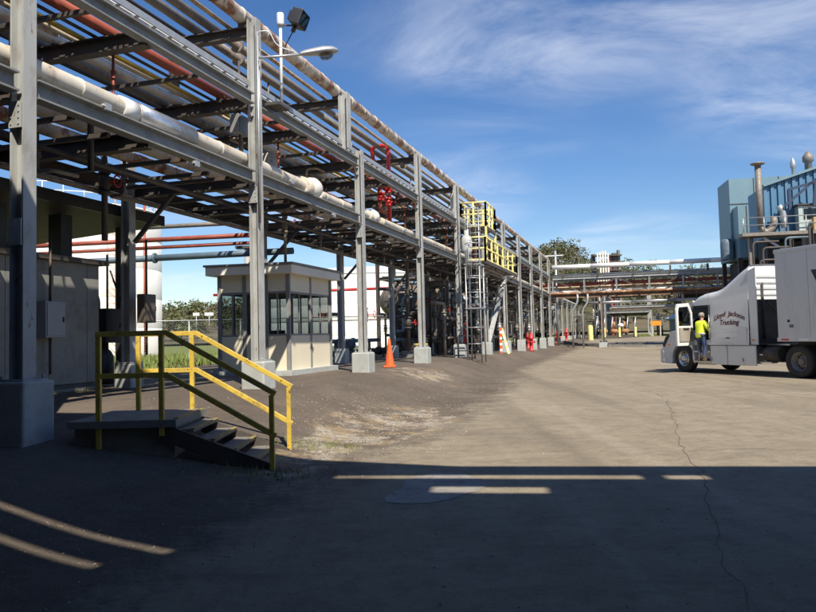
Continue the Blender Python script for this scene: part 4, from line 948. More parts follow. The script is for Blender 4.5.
def manifold(label, t, D, w, h, mts, seed, name='pipe_manifold'):
    rnd = random.Random(seed); z = gz(t, D); root = thing(name, label, 'pipes', R(t, D, z))
    for i in range(9):
        s_ = -w/2+w*rnd.random(); dd = rnd.uniform(-.8, .8); r_ = rnd.choice([.04, .06, .08, .11]); z1_ = z+rnd.uniform(.4, 1.5); z2_ = z+h*rnd.uniform(.55, 1.05); e_ = s_+rnd.choice([-1, 1])*rnd.uniform(.6, 2.0)
        pts = [R(t+s_, D+dd, z-.05), R(t+s_, D+dd, z2_), R(t+e_, D+dd, z2_), R(t+e_, D+dd+rnd.uniform(-.8, .8), z2_+.01)] if rnd.random() < .5 else [R(t+s_-1, D+dd, z1_), R(t+s_, D+dd, z1_), R(t+s_, D+dd, z2_), R(t+s_, D+dd+rnd.choice([-1, 1])*.9, z2_)]
        b = MB(); b.path(pts, r_, 9, fillet=.18, seg=4); mt_ = rnd.choice(mts); o = b.build('pipe_section', mt_, root)
        zc = rnd.uniform(z1_+.1, z2_-.2); q = R(t+s_, D+dd, zc)
        b = MB(); b.tube(q-zv*.16, q-zv*.11, r_*1.9, 12); b.tube(q+zv*.11, q+zv*.16, r_*1.9, 12); b.lathe([(0, -.1), (r_*1.3, -.09), (r_*1.7, 0), (r_*1.3, .09), (0, .1)], q, n=10); b.tube(q, q-nv*.25, .015, 6); b.build('valve', mt_, o)
        b = MB(); b.lathe([(.1, -.012), (.12, 0), (.1, .012), (.085, 0), (.1, -.012)], q-nv*.25, -nv, 12); b.build('handwheel', rnd.choice([redpaint, steel_d, bluep]), o)
    for i in range(3):
        zz_ = z+h*(.25+.27*i); b = MB(); b.tube(R(t-w/2, D+.3*i-.3, zz_), R(t+w/2, D+.3*i-.3, zz_), rnd.choice([.05, .08, .1]), 9); b.build('header', rnd.choice(mts), root)
    return root
def frame(label, t0, t1, D0, D1, levels, mt, nb=4, name='process_structure'):
    z = gz((t0+t1)/2, D0); root = thing(name, label, 'steel structure', R(t0, D0, z))
    for i in range(nb+1):
        t = t0+(t1-t0)*i/nb
        for D in (D0, D1): b = MB(); b.ibeam(R(t, D, z-.1), R(t, D, z+levels[-1]+.9), .22, .22, upv=nv); b.build('post', mt, root)
        for h in levels: b = MB(); b.ibeam(R(t, D0+.12, z+h-.16), R(t, D1-.12, z+h-.16), .22, .14); b.build('beam', mt, root)
    for h in levels:
        for D in (D0, D1): b = MB(); b.ibeam(R(t0, D+.24*(1 if D == D0 else -1), z+h-.15), R(t1, D+.24*(1 if D == D0 else -1), z+h-.15), .2, .12); b.build('beam', mt, root)
        b = MB(); b.box(R((t0+t1)/2, (D0+D1)/2, z+h), (t1-t0, D1-D0-.5, .05), dv, nv); b.build('deck', steel_d, root)
        b = MB(); b.tube(R(t0, D0, z+h+.98), R(t1, D0, z+h+.98), .03, 6); b.tube(R(t0, D0, z+h+.5), R(t1, D0, z+h+.5), .03, 6); b.build('rail', mt, root)
    return root
dk = [steel_d, greyp, steel_b, bluep, steel_d]; lt = [greyp, whitep, galv, steel_d, alu]  # dk: dark set, puts the rack's shade into the equipment colours
frame('dark steel process structure behind the sixth to ninth columns', 46, 60, 12.4, 16.2, [2.6, 5.1], steel_d, 4)
frame('dark steel process structure toward the rack end', 63, 92, 12.2, 18.0, [2.8, 5.4], steel_d, 6)
brown = mat('brown_insulation', (.20, .155, .115), .6, 0, .2, 1.5, c2=(.10, .075, .06))
vessel_h('big brown insulated vessel lying behind the fifth column', 42.0, 12.9, 3.75, .95, 3.2, (nv*.8+dv*.6).normalized(), brown)
vessel_h('smaller brown vessel lying below the big one', 44.0, 12.2, 2.3, .6, 2.6, (nv*.8+dv*.6).normalized(), brown)
vessel_h('dark exchanger lying on the first deck of the process structure', 52, 14.3, 4.0, .6, 4.0, dv, steel_d, 'heat_exchanger')
vessel_h('dark exchanger lying under the first deck', 49.5, 14.0, 1.7, .6, 4.2, dv, bluep, 'heat_exchanger')
vessel_h('grey exchanger on the deck near the rack end', 70, 14.0, 4.4, .8, 5.0, dv, greyp, 'heat_exchanger')
for t, D, r_, h, mt_, lb in ((38.2, 12.1, .55, 3.6, steel_d, 'dark upright vessel behind the ladder'), (43.0, 11.8, .6, 4.1, greyp, 'grey upright vessel behind the leaning brace'), (49.5, 11.9, .5, 4.0, steel_d, 'dark upright vessel behind the eighth column'), (54.5, 12.1, .7, 4.3, greyp, 'wide grey upright vessel near the ninth column'), (61, 11.6, .6, 4.4, galv, 'pale upright vessel near the rack end'), (86, 9.0, .8, 5.0, galv, 'pale upright vessel past the end post')):
    vessel_v(lb, t, D, r_, h, mt_)
for t, D, w_, h, ms, lb in ((36.2, 11.6, 2.6, 3.2, dk, 'dark valve manifold behind the fourth column'), (40.0, 12.2, 4, 4.2, dk, 'dark valve manifold under the yellow platform'), (38.6, 11.0, 4.4, 4.2, dk, 'tall pipe tangle behind the sixth column'), (43.5, 10.9, 4.4, 4.2, lt, 'mixed pale pipe tangle behind the leaning brace'), (48.4, 10.9, 5, 4.3, dk, 'dark pipe tangle behind the eighth column'), (53, 10.9, 5, 4.4, lt, 'pale pipe tangle behind the ninth column'), (58.5, 10.9, 5, 4.4, dk, 'dark pipe tangle near the tenth column'), (64.5, 10.5, 6, 4.5, lt, 'pale pipe tangle at the rack end'), (72, 9.8, 7, 4.6, lt, 'pale pipe tangle past the tall end post'), (80, 9.3, 7, 4.6, dk, 'dark pipe tangle far along the rack'), (36.5, 9.0, 3.2, 3.6, dk, 'dark pipe tangle right under the rack behind the fifth column'), (42, 9.0, 3.6, 3.8, dk, 'dark pipe tangle right under the rack near the barricade'), (50, 9.0, 5, 4.0, dk, 'dark pipe tangle right under the rack by the hydrant'), (57, 9.0, 5, 4.0, dk, 'dark pipe tangle right under the rack farther on')):
    manifold(lb, t, D, w_, h, ms, int(t*10))
for t, D, mt_, lb in ((29.0, 11.7, bluep, 'blue pump on a plinth behind the fourth column'), (33.0, 10.0, steel_d, 'dark pump on a plinth by the ladder'), (40.8, 9.8, redpaint, 'red pump on a plinth behind the sixth column'), (46.2, 9.6, bluep, 'blue pump on a plinth behind the seventh column')):
    pump(lb, t, D, mt_)
cross_pipe('blue-grey pipe on low stands behind the cone', R(24.5, 12.3, 1.45), R(34, 12.0, 1.45), .09, bluep, 'blue_pipe', 3)
cross_pipe('dark pipe on low stands behind the cone', R(23.5, 11.6, .95), R(37, 11.4, .95), .13, steel_b, 'pipe', 3)
for i, t in enumerate((25, 29.3, 33.5)):
    b = MB(); b.box(R(t, 12.0, .98), (.1, 1.2, .06), dv, nv); b.box(R(t, 11.6, .78), (.1, .1, .4), dv, nv); b.box(R(t, 12.5, .85), (.1, .1, .5), dv, nv); b.box(R(t, 12.3, 1.18), (.1, .1, .36), dv, nv)
    o = b.build('pipe_stand', steel_d); tag(o, ['low pipe stand behind the cone, the nearest one', 'low pipe stand behind the fourth column', 'low pipe stand behind the ladder'][i], 'pipe stand', 'low pipe stands')

# ------------------------------------------------------------------ pipe bridge crossing over the road at the rack end
BA = R(tk(KTOP)+.5, DF-.3, 0); be = Vector((.962, -.274, 0)).normalized(); bn = Vector((be.y*-1, be.x, 0))   # be: along the bridge to the right, bn: away
def B(s, q, z): return BA + be*s + bn*q + zv*z
br = thing('pipe_bridge', 'rusty steel pipe bridge crossing over the road behind the truck', 'pipe bridge', tuple(B(0, 0, .5)))
SL = 34
rusty = mat('rusty_steel', (.21, .12, .075), .7, 0, .3, 1.5, c2=(.33, .26, .20), c2lo=.5, c2hi=.65)
for q in (0, 2.6):
    for z, h_ in ((4.95, .3), (6.55, .26)):
        b = MB(); b.ibeam(B(0, q, z), B(SL, q, z), h_, .2); b.build('chord', rusty if z < 6 else steel, br)
    for i in range(13):
        s_ = SL*i/12; b = MB(); b.ibeam(B(s_, q, 5.11), B(s_, q, 6.41), .14, .14, upv=be); b.build('truss_post', galv, br)
        if i < 12: b = MB(); e = SL*(i+1)/12; b.bar(B(s_ if i % 2 else e, q, 5.12), B(e if i % 2 else s_, q, 6.4), .09, .09); b.build('truss_diagonal', steel_d, br)
for i in range(13):
    s_ = SL*i/12
    for z in (4.93, 6.53): b = MB(); b.ibeam(B(s_, .14, z), B(s_, 2.46, z), .2, .14); b.build('cross_beam', steel_d, br)
for s_ in (4.3, 15.0, 24.5, 33):
    for q in (0, 2.6):
        p = B(s_, q, 0); b = MB(); b.ibeam(B(s_, q, ground_z(p.x, p.y)+.4), B(s_, q, 4.8), .22, .22, upv=be); b.build('column', greyp, br); b = MB(); b.box(B(s_, q, ground_z(p.x, p.y)+.1), (.7, .7, .7), be, bn); b.build('pedestal', conc, br)
for z, q0, q1, s0, s1 in ((3.75, .2, 2.4, 5.2, 33),):
    for q in (q0, q1): b = MB(); b.ibeam(B(s0, q, z), B(s1, q, z), .2, .14); b.build('lower_beam', steel, br)
def bridge_pipe(label, q, z, r_, mt_, s0=-2, s1=SL, seg=8, name='pipe'):
    root = thing(name, label, 'pipe', tuple(B(s0, q, z)))
    for i in range(seg):
        a, c = s0+(s1-s0)*i/seg, s0+(s1-s0)*(i+1)/seg; b = MB(); b.tube(B(a, q, z), B(c-.002, q, z), r_, 14); b.build('pipe_section', mt_, root)
    return root
top = bridge_pipe('big bright white pipe along the top of the pipe bridge', -.1, 7.55, .21, whitepaint, 0, 20.5, 6, 'white_pipe')
for s_ in np.arange(1.0, 20, 3.1): b = MB(); b.box(B(s_, -.1, 6.98), (.15, .2, .62), be, bn); b.build('pipe_shoe', steel_d, top)
bridge_pipe('end of the white bridge pipe, coloured grey for shade, by the blue building', -.1, 7.55, .2, greyp, 20.55, SL, 3)  # white pipe runs on in shade; the grey stands for that shade
bridge_pipe('cream pipe on the upper chord of the bridge', .5, 6.80, .13, whitep, 0, SL)
bridge_pipe('red-brown pipe inside the bridge truss', .9, 6.0, .16, redp)
bridge_pipe('tan pipe inside the bridge truss', 1.5, 5.7, .14, tanp)
bridge_pipe('rusty pipe along the lower chord of the bridge', -.22, 5.12, .12, mat('orange_rust', (.30, .14, .06), .7, 0, .3, 1.2, c2=(.45, .38, .3), c2lo=.5, c2hi=.6))
bridge_pipe('grey pipe on the lower chord of the bridge', .55, 5.28, .13, galv)
bridge_pipe('pale pipe slung under the bridge', .3, 4.2, .14, galv, 3, SL)
bridge_pipe('cream pipe on the lowest beam under the bridge', .5, 3.55, .16, whitep, 5, SL)
bridge_pipe('white pipe on the far side of the bridge top', 2.2, 6.85, .14, whitepaint, 0, SL)
# tall end post of the rack with cross arm, pipes turning on to the bridge
ep = thing('end_post', 'tall pale post with a cross arm at the rack end', 'post', R(tk(KTOP)+1.2, DF-.5, .3)); q = R(tk(KTOP)+1.2, DF-.55, 0)
b = MB(); b.tube(q+zv*ground_z(q.x, q.y), q+zv*9.2, .11, 12); b.build('post', galv, ep); b = MB(); b.bar(q+zv*8.75-be*1.9, q+zv*8.75+be*.7, .09, .09); b.build('cross_arm', whitepaint, ep)
for i, (lb, s_) in enumerate((('pale pipe looping down at the rack end, left one', 2.2), ('pale pipe looping down at the rack end, right one', 3.1))):
    root = thing('looped_pipe', lb, 'pipe', tuple(B(s_, -.6, 2))); b = MB(); b.path([B(s_, -.4, 5.0), B(s_, -.5, 4.2), B(s_-.5, -.5, 3.6), B(s_-.5, -.5, ground_z(*B(s_, -.5, 0)[:2]))], .09, 12, fillet=.4); b.build('pipe_section', galv, root)
# rack continuing: second row of low supports past the bridge
# ------------------------------------------------------------------ things in the far yard
def far(x, y): return Vector((x, y, ground_z(x, y)))
bo = thing('bollard', 'yellow bollard at the bridge column', 'bollard', tuple(far(20.2, 82))); b = MB(); b.lathe([(.28, 0), (.28, 1.5), (.2, 1.65), (0, 1.7)], far(20.2, 82), n=16); b.build('post', brightyel, bo)
sg = thing('sign', 'orange sign on a post in the far yard', 'sign', tuple(far(29.2, 87))); p = far(29.2, 87)
b = MB(); b.box(p+zv*1.55, (1.25, .05, .55)); b.build('plate', mat('orange_sign', (.75, .27, .02), .5), sg)
for s_ in (-.4, .5): b = MB(); b.box(p+Vector((s_, .05, .8)), (.09, .09, 1.6)); b.build('post', whitep, sg)
mc = thing('compressor_skid', 'orange-brown machinery skid with yellow guards under the bridge', 'machine', tuple(far(23.6, 84))); p = far(23.6, 84)
ob = mat('orange_brown_paint', (.38, .20, .08), .6, 0, .25, 2)
b = MB(); b.box(p+Vector((0, 0, .2)), (4.6, 2, .3)); b.build('skid', steel_d, mc)
for s_ in (-1.4, -.2, 1.0): b = MB(); b.tube(p+Vector((s_-.4, 0, .8)), p+Vector((s_+.4, 0, .8)), .26, 16); b.tube(p+Vector((s_, 0, 1.2)), p+Vector((s_, 0, 1.9)), .14, 10); b.build('cylinder', ob, mc)
b = MB(); b.lathe([(0, 0), (.35, 0), (.33, .25), (.15, .4), (0, .42)], p+Vector((.5, -.2, 1.3)), n=18); b.build('dome', whitepaint, mc)
for s_ in (-1.6, .1, 1.9): b = MB(); b.box(p+Vector((s_, -1.1, .7)), (.22, .1, 1.1)); b.build('guard', brightyel, mc)
for s_ in np.linspace(-2.2, 2.2, 6): b = MB(); b.tube(p+Vector((s_, .6, .4)), p+Vector((s_+.3, .7, 2.4)), .07, 8); b.build('pipe_section', galv, mc)
bs = thing('blue_shed', 'small blue gabled shed in the far yard', 'shed', tuple(far(35.5, 88))); p = far(35.5, 88)
bluew = mat('blue_wall', (.16, .25, .34), .5, 0, .1, 1)
b = MB(); b.prism([(-2.6, 0), (2.6, 0), (2.6, 2.2), (0, 3.4), (-2.6, 2.2)], p, (1, 0, 0), (0, 0, 1), (0, 5, 0)); b.build('wall', bluew, bs)
for s_ in (-1, 1): b = MB(); b.prism([(0, 0), (3.1, -1.42), (3.1, -1.32), (0, .1)], p+Vector((0, -.3, 3.44)), (s_, 0, 0), (0, 0, 1), (0, 5.6, 0)); b.build('roof', mat('pale_blue_roof', (.35, .45, .55), .4), bs)
for i, (x, y, sd_, ms, lb) in enumerate(((24.8, 96, 3, lt, 'pale pipe thicket under the bridge'), (28.5, 98, 5, lt, 'far pipe thicket behind the orange sign'), (32.5, 97, 8, dk, 'dark pipe thicket left of the blue shed'), (21.5, 92, 9, dk, 'dark pipe thicket behind the bollard'), (36.5, 101, 12, lt, 'far pale pipe thicket right of the blue shed'))):
    P_ = Vector((x, y, 0)); manifold(lb, P_.dot(dv), P_.dot(nv), 4.5, 3.6, ms, sd_)
frame('distant grey steel structure beyond the bridge', 96, 118, -2.0, 3.5, [3.2, 6.0], steel, 4)
frame('distant dark steel structure beyond the bridge at right', 92, 112, -11.5, -5.5, [2.9, 5.4], steel_d, 4)
# cluster of stacks on the skyline
sk = thing('stack_cluster', 'cluster of white stacks and dark frames on the skyline above the bridge', 'stacks', tuple(far(32.0, 118))); p = far(32.0, 118)
for i in range(5): b = MB(); q = p+Vector((-1.5+.42*i, -.6, 0)); b.tube(q, q+zv*(13.4+random.uniform(-.3, .3)), .14, 10); b.build('stack', whitep, sk)
for i, (s_, w_, h0, h1) in enumerate(((-1.9, .5, 0, 13.2), (.75, .4, 0, 13.0), (1.5, .7, 0, 13.3), (2.2, .35, 0, 13.8))): b = MB(); b.box(p+Vector((s_, .6, (h0+h1)/2)), (w_, .8, h1-h0)); b.build('frame_column', [steel_d, redp, steel_d, greyp][i], sk)
for z in (10.5, 11.8, 12.9): b = MB(); b.box(p+Vector((.2, .3, z)), (4.6, 1.4, .2)); b.build('platform', steel_d, sk)

# ------------------------------------------------------------------ blue corrugated plant building at right
bb = thing('plant_building', 'tall blue corrugated plant building at right behind the truck', 'building', (30, 52, .2))
blue_m = mat('blue_corrugated_steel', (.075, .19, .32), .5, 0, .08, .6, c2=(.13, .22, .30), c2lo=.5, c2hi=.75, stretch=(1, 1, .2)); teal = mat('pale_teal_steel', (.155, .26, .315), .5, 0, .08, .5, c2=(.20, .29, .31), c2lo=.5, c2hi=.75)
ex = Vector((.985, -.17, 0)).normalized(); ey = Vector((.17, .985, 0)).normalized()
def G(o, u, v_, z): return Vector(o) + ex*u + ey*v_ + zv*z
O1 = Vector((24.55, 50, 0))
# main hall: sloping top edge, ribbed front
def ztop(u): return 11.2 + .31*u
b = MB(); b.prism([(0, 7.7), (14, 7.7), (14, ztop(14)), (0, ztop(0))], O1, ex, zv, ey*3.8); b.build('wall', blue_m, bb)
u = .05
while u < 13.9:
    b = MB(); z1_ = ztop(u); b.box(G(O1, u, -.06, (7.9+z1_)/2-.1), (.20, .12, z1_-7.9), ex, ey); b.build('corrugation', blue_m, bb); u += .46
b = MB(); b.bar(G(O1, -.1, -.18, ztop(0)+.02), G(O1, 14, -.18, ztop(14)+.02), .3, .16); b.build('roof_trim', teal, bb)
# left taller tower blocks
O2 = Vector((25.5, 57.5, 0))
for (o, u0, u1, v0, v1, z0_, z1_, nm) in ((O2, 0, 5.5, 0, 3.6, 6.9, 13.3, 'tower'), (O2, .15, 2.0, -1.6, -.01, 6.9, 10.9, 'tower')):
    prof = [G(o, u0, v0, 0), G(o, u1, v0, 0), G(o, u1, v1, 0), G(o, u0, v1, 0)]; b = MB()
    b.add([p+zv*z0_ for p in prof]+[p+zv*z1_ for p in prof], [(0, 3, 2, 1), (4, 5, 6, 7), (0, 1, 5, 4), (1, 2, 6, 5), (2, 3, 7, 6), (3, 0, 4, 7)]); tw_ = b.build('tower', teal, bb)
    for zz_ in np.arange(z0_+1.8, z1_, 2.6): b = MB(); b.box(G(o, (u0+u1)/2, v0-.02, zz_), (u1-u0, .05, .05), ex, ey); b.build('panel_joint', steel_d, tw_)
    for uu in np.linspace(u0, u1, 4)[1:-1]: b = MB(); b.box(G(o, uu, v0-.022, (z0_+z1_)/2), (.05, .05, z1_-z0_), ex, ey); b.build('panel_joint', steel_d, tw_)
b = MB(); b.box(G(O2, 2.75, -1.0, 10.9), (1.2, .9, .7), ex, ey); b.build('duct_box', greyp, bb); b = MB(); b.bar(G(O2, .3, -1.3, 9.6), G(O2, 2.2, -1.1, 10.9), .1, .1); b.build('strut', steel_d, bb)
b = MB(); b.lathe([(.5, 0), (.5, 1.3), (.4, 1.6), (0, 1.7)], G(O2, -.4, -.2, 6.9), n=20); b.build('round_hood', bluep, bb)
for u_, v2_ in ((.2, -1.4), (1.9, -1.4), (.2, 3.4), (5.3, 3.4), (5.3, .2)):
    b = MB(); b.ibeam(G(O2, u_, v2_, 0), G(O2, u_, v2_, 6.9), .3, .3, upv=ex); b.build('leg', steel_d, bb)
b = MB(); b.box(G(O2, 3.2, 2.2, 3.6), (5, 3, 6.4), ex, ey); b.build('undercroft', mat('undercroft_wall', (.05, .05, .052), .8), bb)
# roof vents
for u, v_, z, r_, h, mt_ in ((2.6, 2, 11.6, .13, 1.6, galv), (3.6, 2, 11.9, .24, 1.7, greyp)):
    b = MB(); b.lathe([(r_, 0), (r_, h*.7), (r_*1.5, h*.75), (r_*1.5, h*.95), (r_*.5, h*1.15), (0, h*1.2)], G(O1, u, v_, z), n=16); b.build('roof_vent', mt_, bb)
b = MB(); b.tube(G(O1, -.55, -.8, 8.2), G(O1, -.55, -.8, 12.55), .2, 14); b.lathe([(.2, 0), (.46, .1), (.46, .16), (0, .3)], G(O1, -.55, -.8, 12.5), n=16); b.build('exhaust_stack', greyp, bb)
b = MB(); b.path([G(O1, -.55, -.8, 8.4), G(O1, -.3, -.8, 7.9), G(O1, .3, -.8, 8.3), G(O1, .3, -.8, 9.0)], .22, 12, fillet=.3); b.build('duct', greyp, bb)
b = MB(); b.path([G(O1, .9, -.9, 8.2), G(O1, .9, -.9, 9.2), G(O1, .6, -.9, 9.7)], .2, 12, fillet=.3); b.build('duct', galv, bb)
for a, c in ((G(O1, .9, -1.2, 9.6), G(O1, 2.9, -1.2, 11.3)), (G(O1, 2.7, -1.2, 9.5), G(O1, 2.9, -1.2, 11.3)), (G(O1, 1.2, -1.2, 10.7), G(O1, 2.8, -1.2, 11.1)), (G(O1, 1.2, -1.2, 9.4), G(O1, 1.2, -1.2, 10.7))): b = MB(); b.bar(a, c, .16, .16); b.build('hoist_frame', mat('dark_blue_steel', (.03, .05, .10), .5), bb)
dr = G(O1, 2.6, -.45, 7.92)
b = MB(); b.box(dr+zv*.85, (1.5, .8, 1.7), ex, ey); cb = b.build('control_cabin', mat('pale_teal_cabin', (.42, .50, .48), .5), bb); b = MB(); b.box(dr+zv*1.15-ey*.41, (.85, .04, .7), ex, ey); b.build('window_pane', glass_d, cb); b = MB(); b.box(dr+zv*1.15-ey*.39, (.97, .04, .82), ex, ey); b.build('window_frame', trimg, cb)
b = MB(); b.box(dr+zv*1.78, (1.8, 1.1, .08), ex, ey); b.build('roof', steel_d, cb)
b = MB(); b.box(dr+ex*.35-ey*.75+zv*.42, (.75, .4, .85), ex, ey); b.build('crate', mat('plywood', (.50, .33, .16), .7), bb)
# platform, railing, legs, dark undercroft
b = MB(); b.box(G(O1, 5.5, -.75, 7.78), (14.8, 1.4, .22), ex, ey); b.build('platform_deck', greyp, bb)
for h in (.5, 1.0): b = MB(); b.tube(G(O1, -1.8, -1.4, 7.9+h), G(O1, 12.8, -1.4, 7.9+h), .035, 6); b.build('platform_rail', galv, bb)
for u in np.arange(-1.8, 12.8, 1.3): b = MB(); b.tube(G(O1, u, -1.4, 7.9), G(O1, u, -1.4, 8.9), .035, 6); b.build('platform_post', galv, bb)
for u in (-1.2, 2.2, 2.7, 6, 10):
    b = MB(); b.ibeam(G(O1, u, -.7, 0), G(O1, u, -.7, 7.66), .3, .3, upv=ex); b.build('leg', greyp, bb)
b = MB(); b.bar(G(O1, 2.0, -.7, 6.0), G(O1, -.4, -.7, 7.6), .14, .14); b.build('strut', galv, bb)
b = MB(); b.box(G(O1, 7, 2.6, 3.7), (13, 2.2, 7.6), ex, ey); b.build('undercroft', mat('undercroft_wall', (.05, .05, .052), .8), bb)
for q_, (u, v_, z, mt_, r_) in enumerate([(3.9, -1.6, 8.6, galv, .12), (4.4, -1.0, 8.7, steel_d, .25), (5.0, -1.0, 8.5, greyp, .3)]): b = MB(); b.tube(G(O1, u, -.6, 7.9), G(O1, u, -.6, 9.3), r_, 12); b.tube(G(O1, u-.3, -.6, 8.6), G(O1, u+.3, -.6, 8.6), r_*.7, 10); b.build('machinery', mt_, bb)
for i, (u, z0_, z1_) in enumerate(((-1.4, .3, 7.2), (-.8, .3, 6.8), (-1.0, 2, 6), (.6, .3, 7.4), (1.4, .3, 6.4))):
    b = MB(); b.path([G(O1, u, -1.9, z0_), G(O1, u, -1.9, z1_), G(O1, u+1.6, -1.9, z1_)], .07, 10, fillet=.3); b.build('pipe_section', [steel_d, steel_d, steel_d, bluep, greyp][i], bb)
# dark pipe-work structure between the bridge end and the hall
frame('dark steel frame between the bridge and the blue building', 40, 56, -13.5, -9.5, [3.4, 6.2], steel_d, 3)

# ------------------------------------------------------------------ semi truck: local x forward, y left (toward the camera), z up, origin under the steer axle
TROT = math.atan2(.94, -.342); TLOC = (11.38, 28.08, 0)
TM = Matrix.Translation(TLOC) @ Matrix.Rotation(TROT, 4, 'Z')
tr = thing('semi_truck', 'white sleeper-cab semi truck with its door open', 'truck', TLOC, rot=TROT)
tpaint = mat('truck_white_paint', (.70, .71, .70), .28, 0, .03, .8, c2=(.50, .50, .48), c2lo=.55, c2hi=.85, c2scale=1.2, coat=.4)
chrome = mat('polished_alloy', (.6, .6, .6), .3, .9, .1, 5)
tyre = mat('tyre_rubber', (.03, .03, .031), .8, 0, .2, 6)
dirt_shade = mat('dirty_chassis_and_shade', (.05, .047, .043), .7, 0, .3, 4)  # chassis dirt; also the shade colour of the lower back wall
def loft(b, secs, close=False, skip=None):
    n = len(secs[0]); vs = [p for s_ in secs for p in s_]; fs = []
    for i in range(len(secs)-1):
        for k in range(n if close else n-1):
            if skip and skip(i, k): continue
            k2 = (k+1) % n; fs.append((i*n+k, (i+1)*n+k, (i+1)*n+k2, i*n+k2))
    b.add(vs, fs, True)
def cab_sec(L, zt, hw, r_, zb=1.02):
    tw_ = lambda z: hw-.035*max(0, z-1.2)
    left = [(hw, zb), (hw, 1.2), (tw_(1.8), 1.8), (tw_(2.45), min(2.45, zt-r_-.02)), (tw_(zt-r_), zt-r_)]
    c = tw_(zt-r_)-r_
    left += [(c+r_*math.cos(a), zt-r_+r_*math.sin(a)) for a in (rad(22), rad(45), rad(68))] + [(c, zt), (c*.5, zt+.02), (0, zt+.03)]
    pts = left + [(-y, z) for y, z in left[-2::-1]]
    return [(-L, y, z) for y, z in pts]
ST = [(3.24, 3.72, 1.22, .24), (2.9, 3.57, 1.22, .27), (2.575, 3.39, 1.22, .3), (2.165, 3.14, 1.22, .3), (1.93, 3.01, 1.22, .28), (1.7, 2.94, 1.215, .25), (1.46, 2.91, 1.215, .24), (1.13, 2.87, 1.20, .2), (.8, 2.78, 1.18, .17), (.54, 2.62, 1.16, .13)]
secs = [cab_sec(*s_) for s_ in ST]
b = MB(); loft(b, secs, skip=lambda i, k: i >= 6 and k in (1, 2)); b.build('cab_shell', tpaint, tr)
# back wall: white above, trailer's shade coloured in dark below, inset between the side fairings
b = MB(); q9 = [(y, z) for _, y, z in cab_sec(3.24, 3.70, 1.205, .24)]; b.prism(q9, (-3.19, 0, 0), (0, 1, 0), (0, 0, 1), (.04, 0, 0)); b.build('back_wall', whitepaint, tr); b = MB(); b.box((-3.2, 0, 1.8), (.05, 2.3, 1.5)); b.build('back_wall_shade', dirt_shade, tr)
for s_ in (-1, 1):
    b = MB(); b.prism([(-3.245, 1.03), (-3.56, 1.03), (-3.58, 3.60), (-3.245, 3.50)], (0, s_*1.15-.02, 0), (1, 0, 0), (0, 0, 1), (0, .035, 0)); b.build('side_extender', tpaint, tr)
    b = MB(); b.tube((-3.26, s_*.55, 1.2), (-3.26, s_*.55, 3.1), .03, 8); b.build('grab_rail', steel_b, tr)
for i in range(3): b = MB(); b.path([(-3.25, .35-.2*i, 2.5), (-3.7, .35-.2*i, 1.9), (-4.2, .3-.2*i, 1.7), (-4.4, .3-.2*i, 2.2)], .022, 8, fillet=.3); b.build('air_hose', black, tr)
b = MB(); b.box((-3.24, -.4, 2.62), (.06, .5, .28)); b.build('vent_panel', whitepaint, tr)
# floor, interior, seat
b = MB(); b.box((-1.8, 0, 1.12), (3.3, 2.28, .12)); b.build('cab_floor', dark, tr); b = MB(); b.box((-1.62, 0, 1.95), (.05, 2.2, 1.5)); b.build('bunk_curtain', dark, tr)
b = MB(); b.box((-1.15, .55, 1.55), (.5, .5, .16)); b.box((-1.38, .55, 1.98), (.14, .48, .75)); b.build('driver_seat', dark, tr, bevel=.04)
b = MB(); b.box((-.30, 0, 1.62), (.35, 2.1, .5)); b.build('dashboard', dark, tr)
# hood, windshield, pillars
def hood_sec(L, zt, hw, r_, zb=.75):
    left = [(hw, zb), (hw, zt-r_)] + [(hw-r_+r_*math.cos(a), zt-r_+r_*math.sin(a)) for a in (rad(25), rad(50), rad(75))] + [(hw-r_-.05, zt+.01), (0, zt+.05)]
    return [(-L, y, z) for y, z in left + [(-y, z) for y, z in left[-2::-1]]]
b = MB(); loft(b, [hood_sec(*s_) for s_ in ((.5, 1.98, 1.14, .22), (.1, 1.93, 1.08, .25), (-.35, 1.8, 1.0, .28), (-.75, 1.62, .93, .3), (-1.0, 1.4, .85, .3), (-1.14, 1.1, .8, .2))]); b.build('hood', tpaint, tr)
b = MB(); b.box((1.15, 0, 1.05), (.06, 1.5, .75)); b.build('grille', chrome, tr)
def ws_sec(L, z, hw, bow): return [(-L+bow*(1-(y/hw)**2), y, z) for y in np.linspace(-hw, hw, 9)]
b = MB(); loft(b, [ws_sec(.06, 1.92, 1.02, .2), ws_sec(.30, 2.28, 1.0, .2), ws_sec(.54, 2.6, .96, .17)]); b.build('windshield', glass_d, tr)
for s_ in (-1, 1): b = MB(); b.bar((-.04, s_*1.06, 1.9), (-.54, s_*1.06, 2.62), .1, .09); b.build('pillar', tpaint, tr)
# fenders with wheel arch, headlight
def arch(cx_, r_, a0, a1, n=12): return [(cx_+r_*math.cos(a), .5+r_*math.sin(a)) for a in np.linspace(a0, a1, n)]
prof = [(.62, .3), (1.16, .32), (1.18, .85), (.98, 1.28), (.62, 1.52), (-.1, 1.6), (-.52, 1.55), (-.52, .5), (-.60, .36)] + arch(0, .60, rad(180+8), rad(-8), 14)
for s_, y0 in ((1, .78), (-1, -1.20)):
    b = MB(); b.prism(prof, (0, y0, 0), (1, 0, 0), (0, 0, 1), (0, .42, 0)); b.build('fender', tpaint, tr, bevel=.03)
    b = MB(); b.prism([(1.02, .92), (1.12, 1.0), (.95, 1.3), (.74, 1.44), (.70, 1.36), (.88, 1.12)], (0, s_*1.19-.02, 0), (1, 0, 0), (0, 0, 1), (0, .04, 0)); b.build('headlight', steel_b, tr)
b = MB(); b.box((1.16, 0, .58), (.26, 2.42, .52)); b.build('bumper', tpaint, tr, bevel=.06)
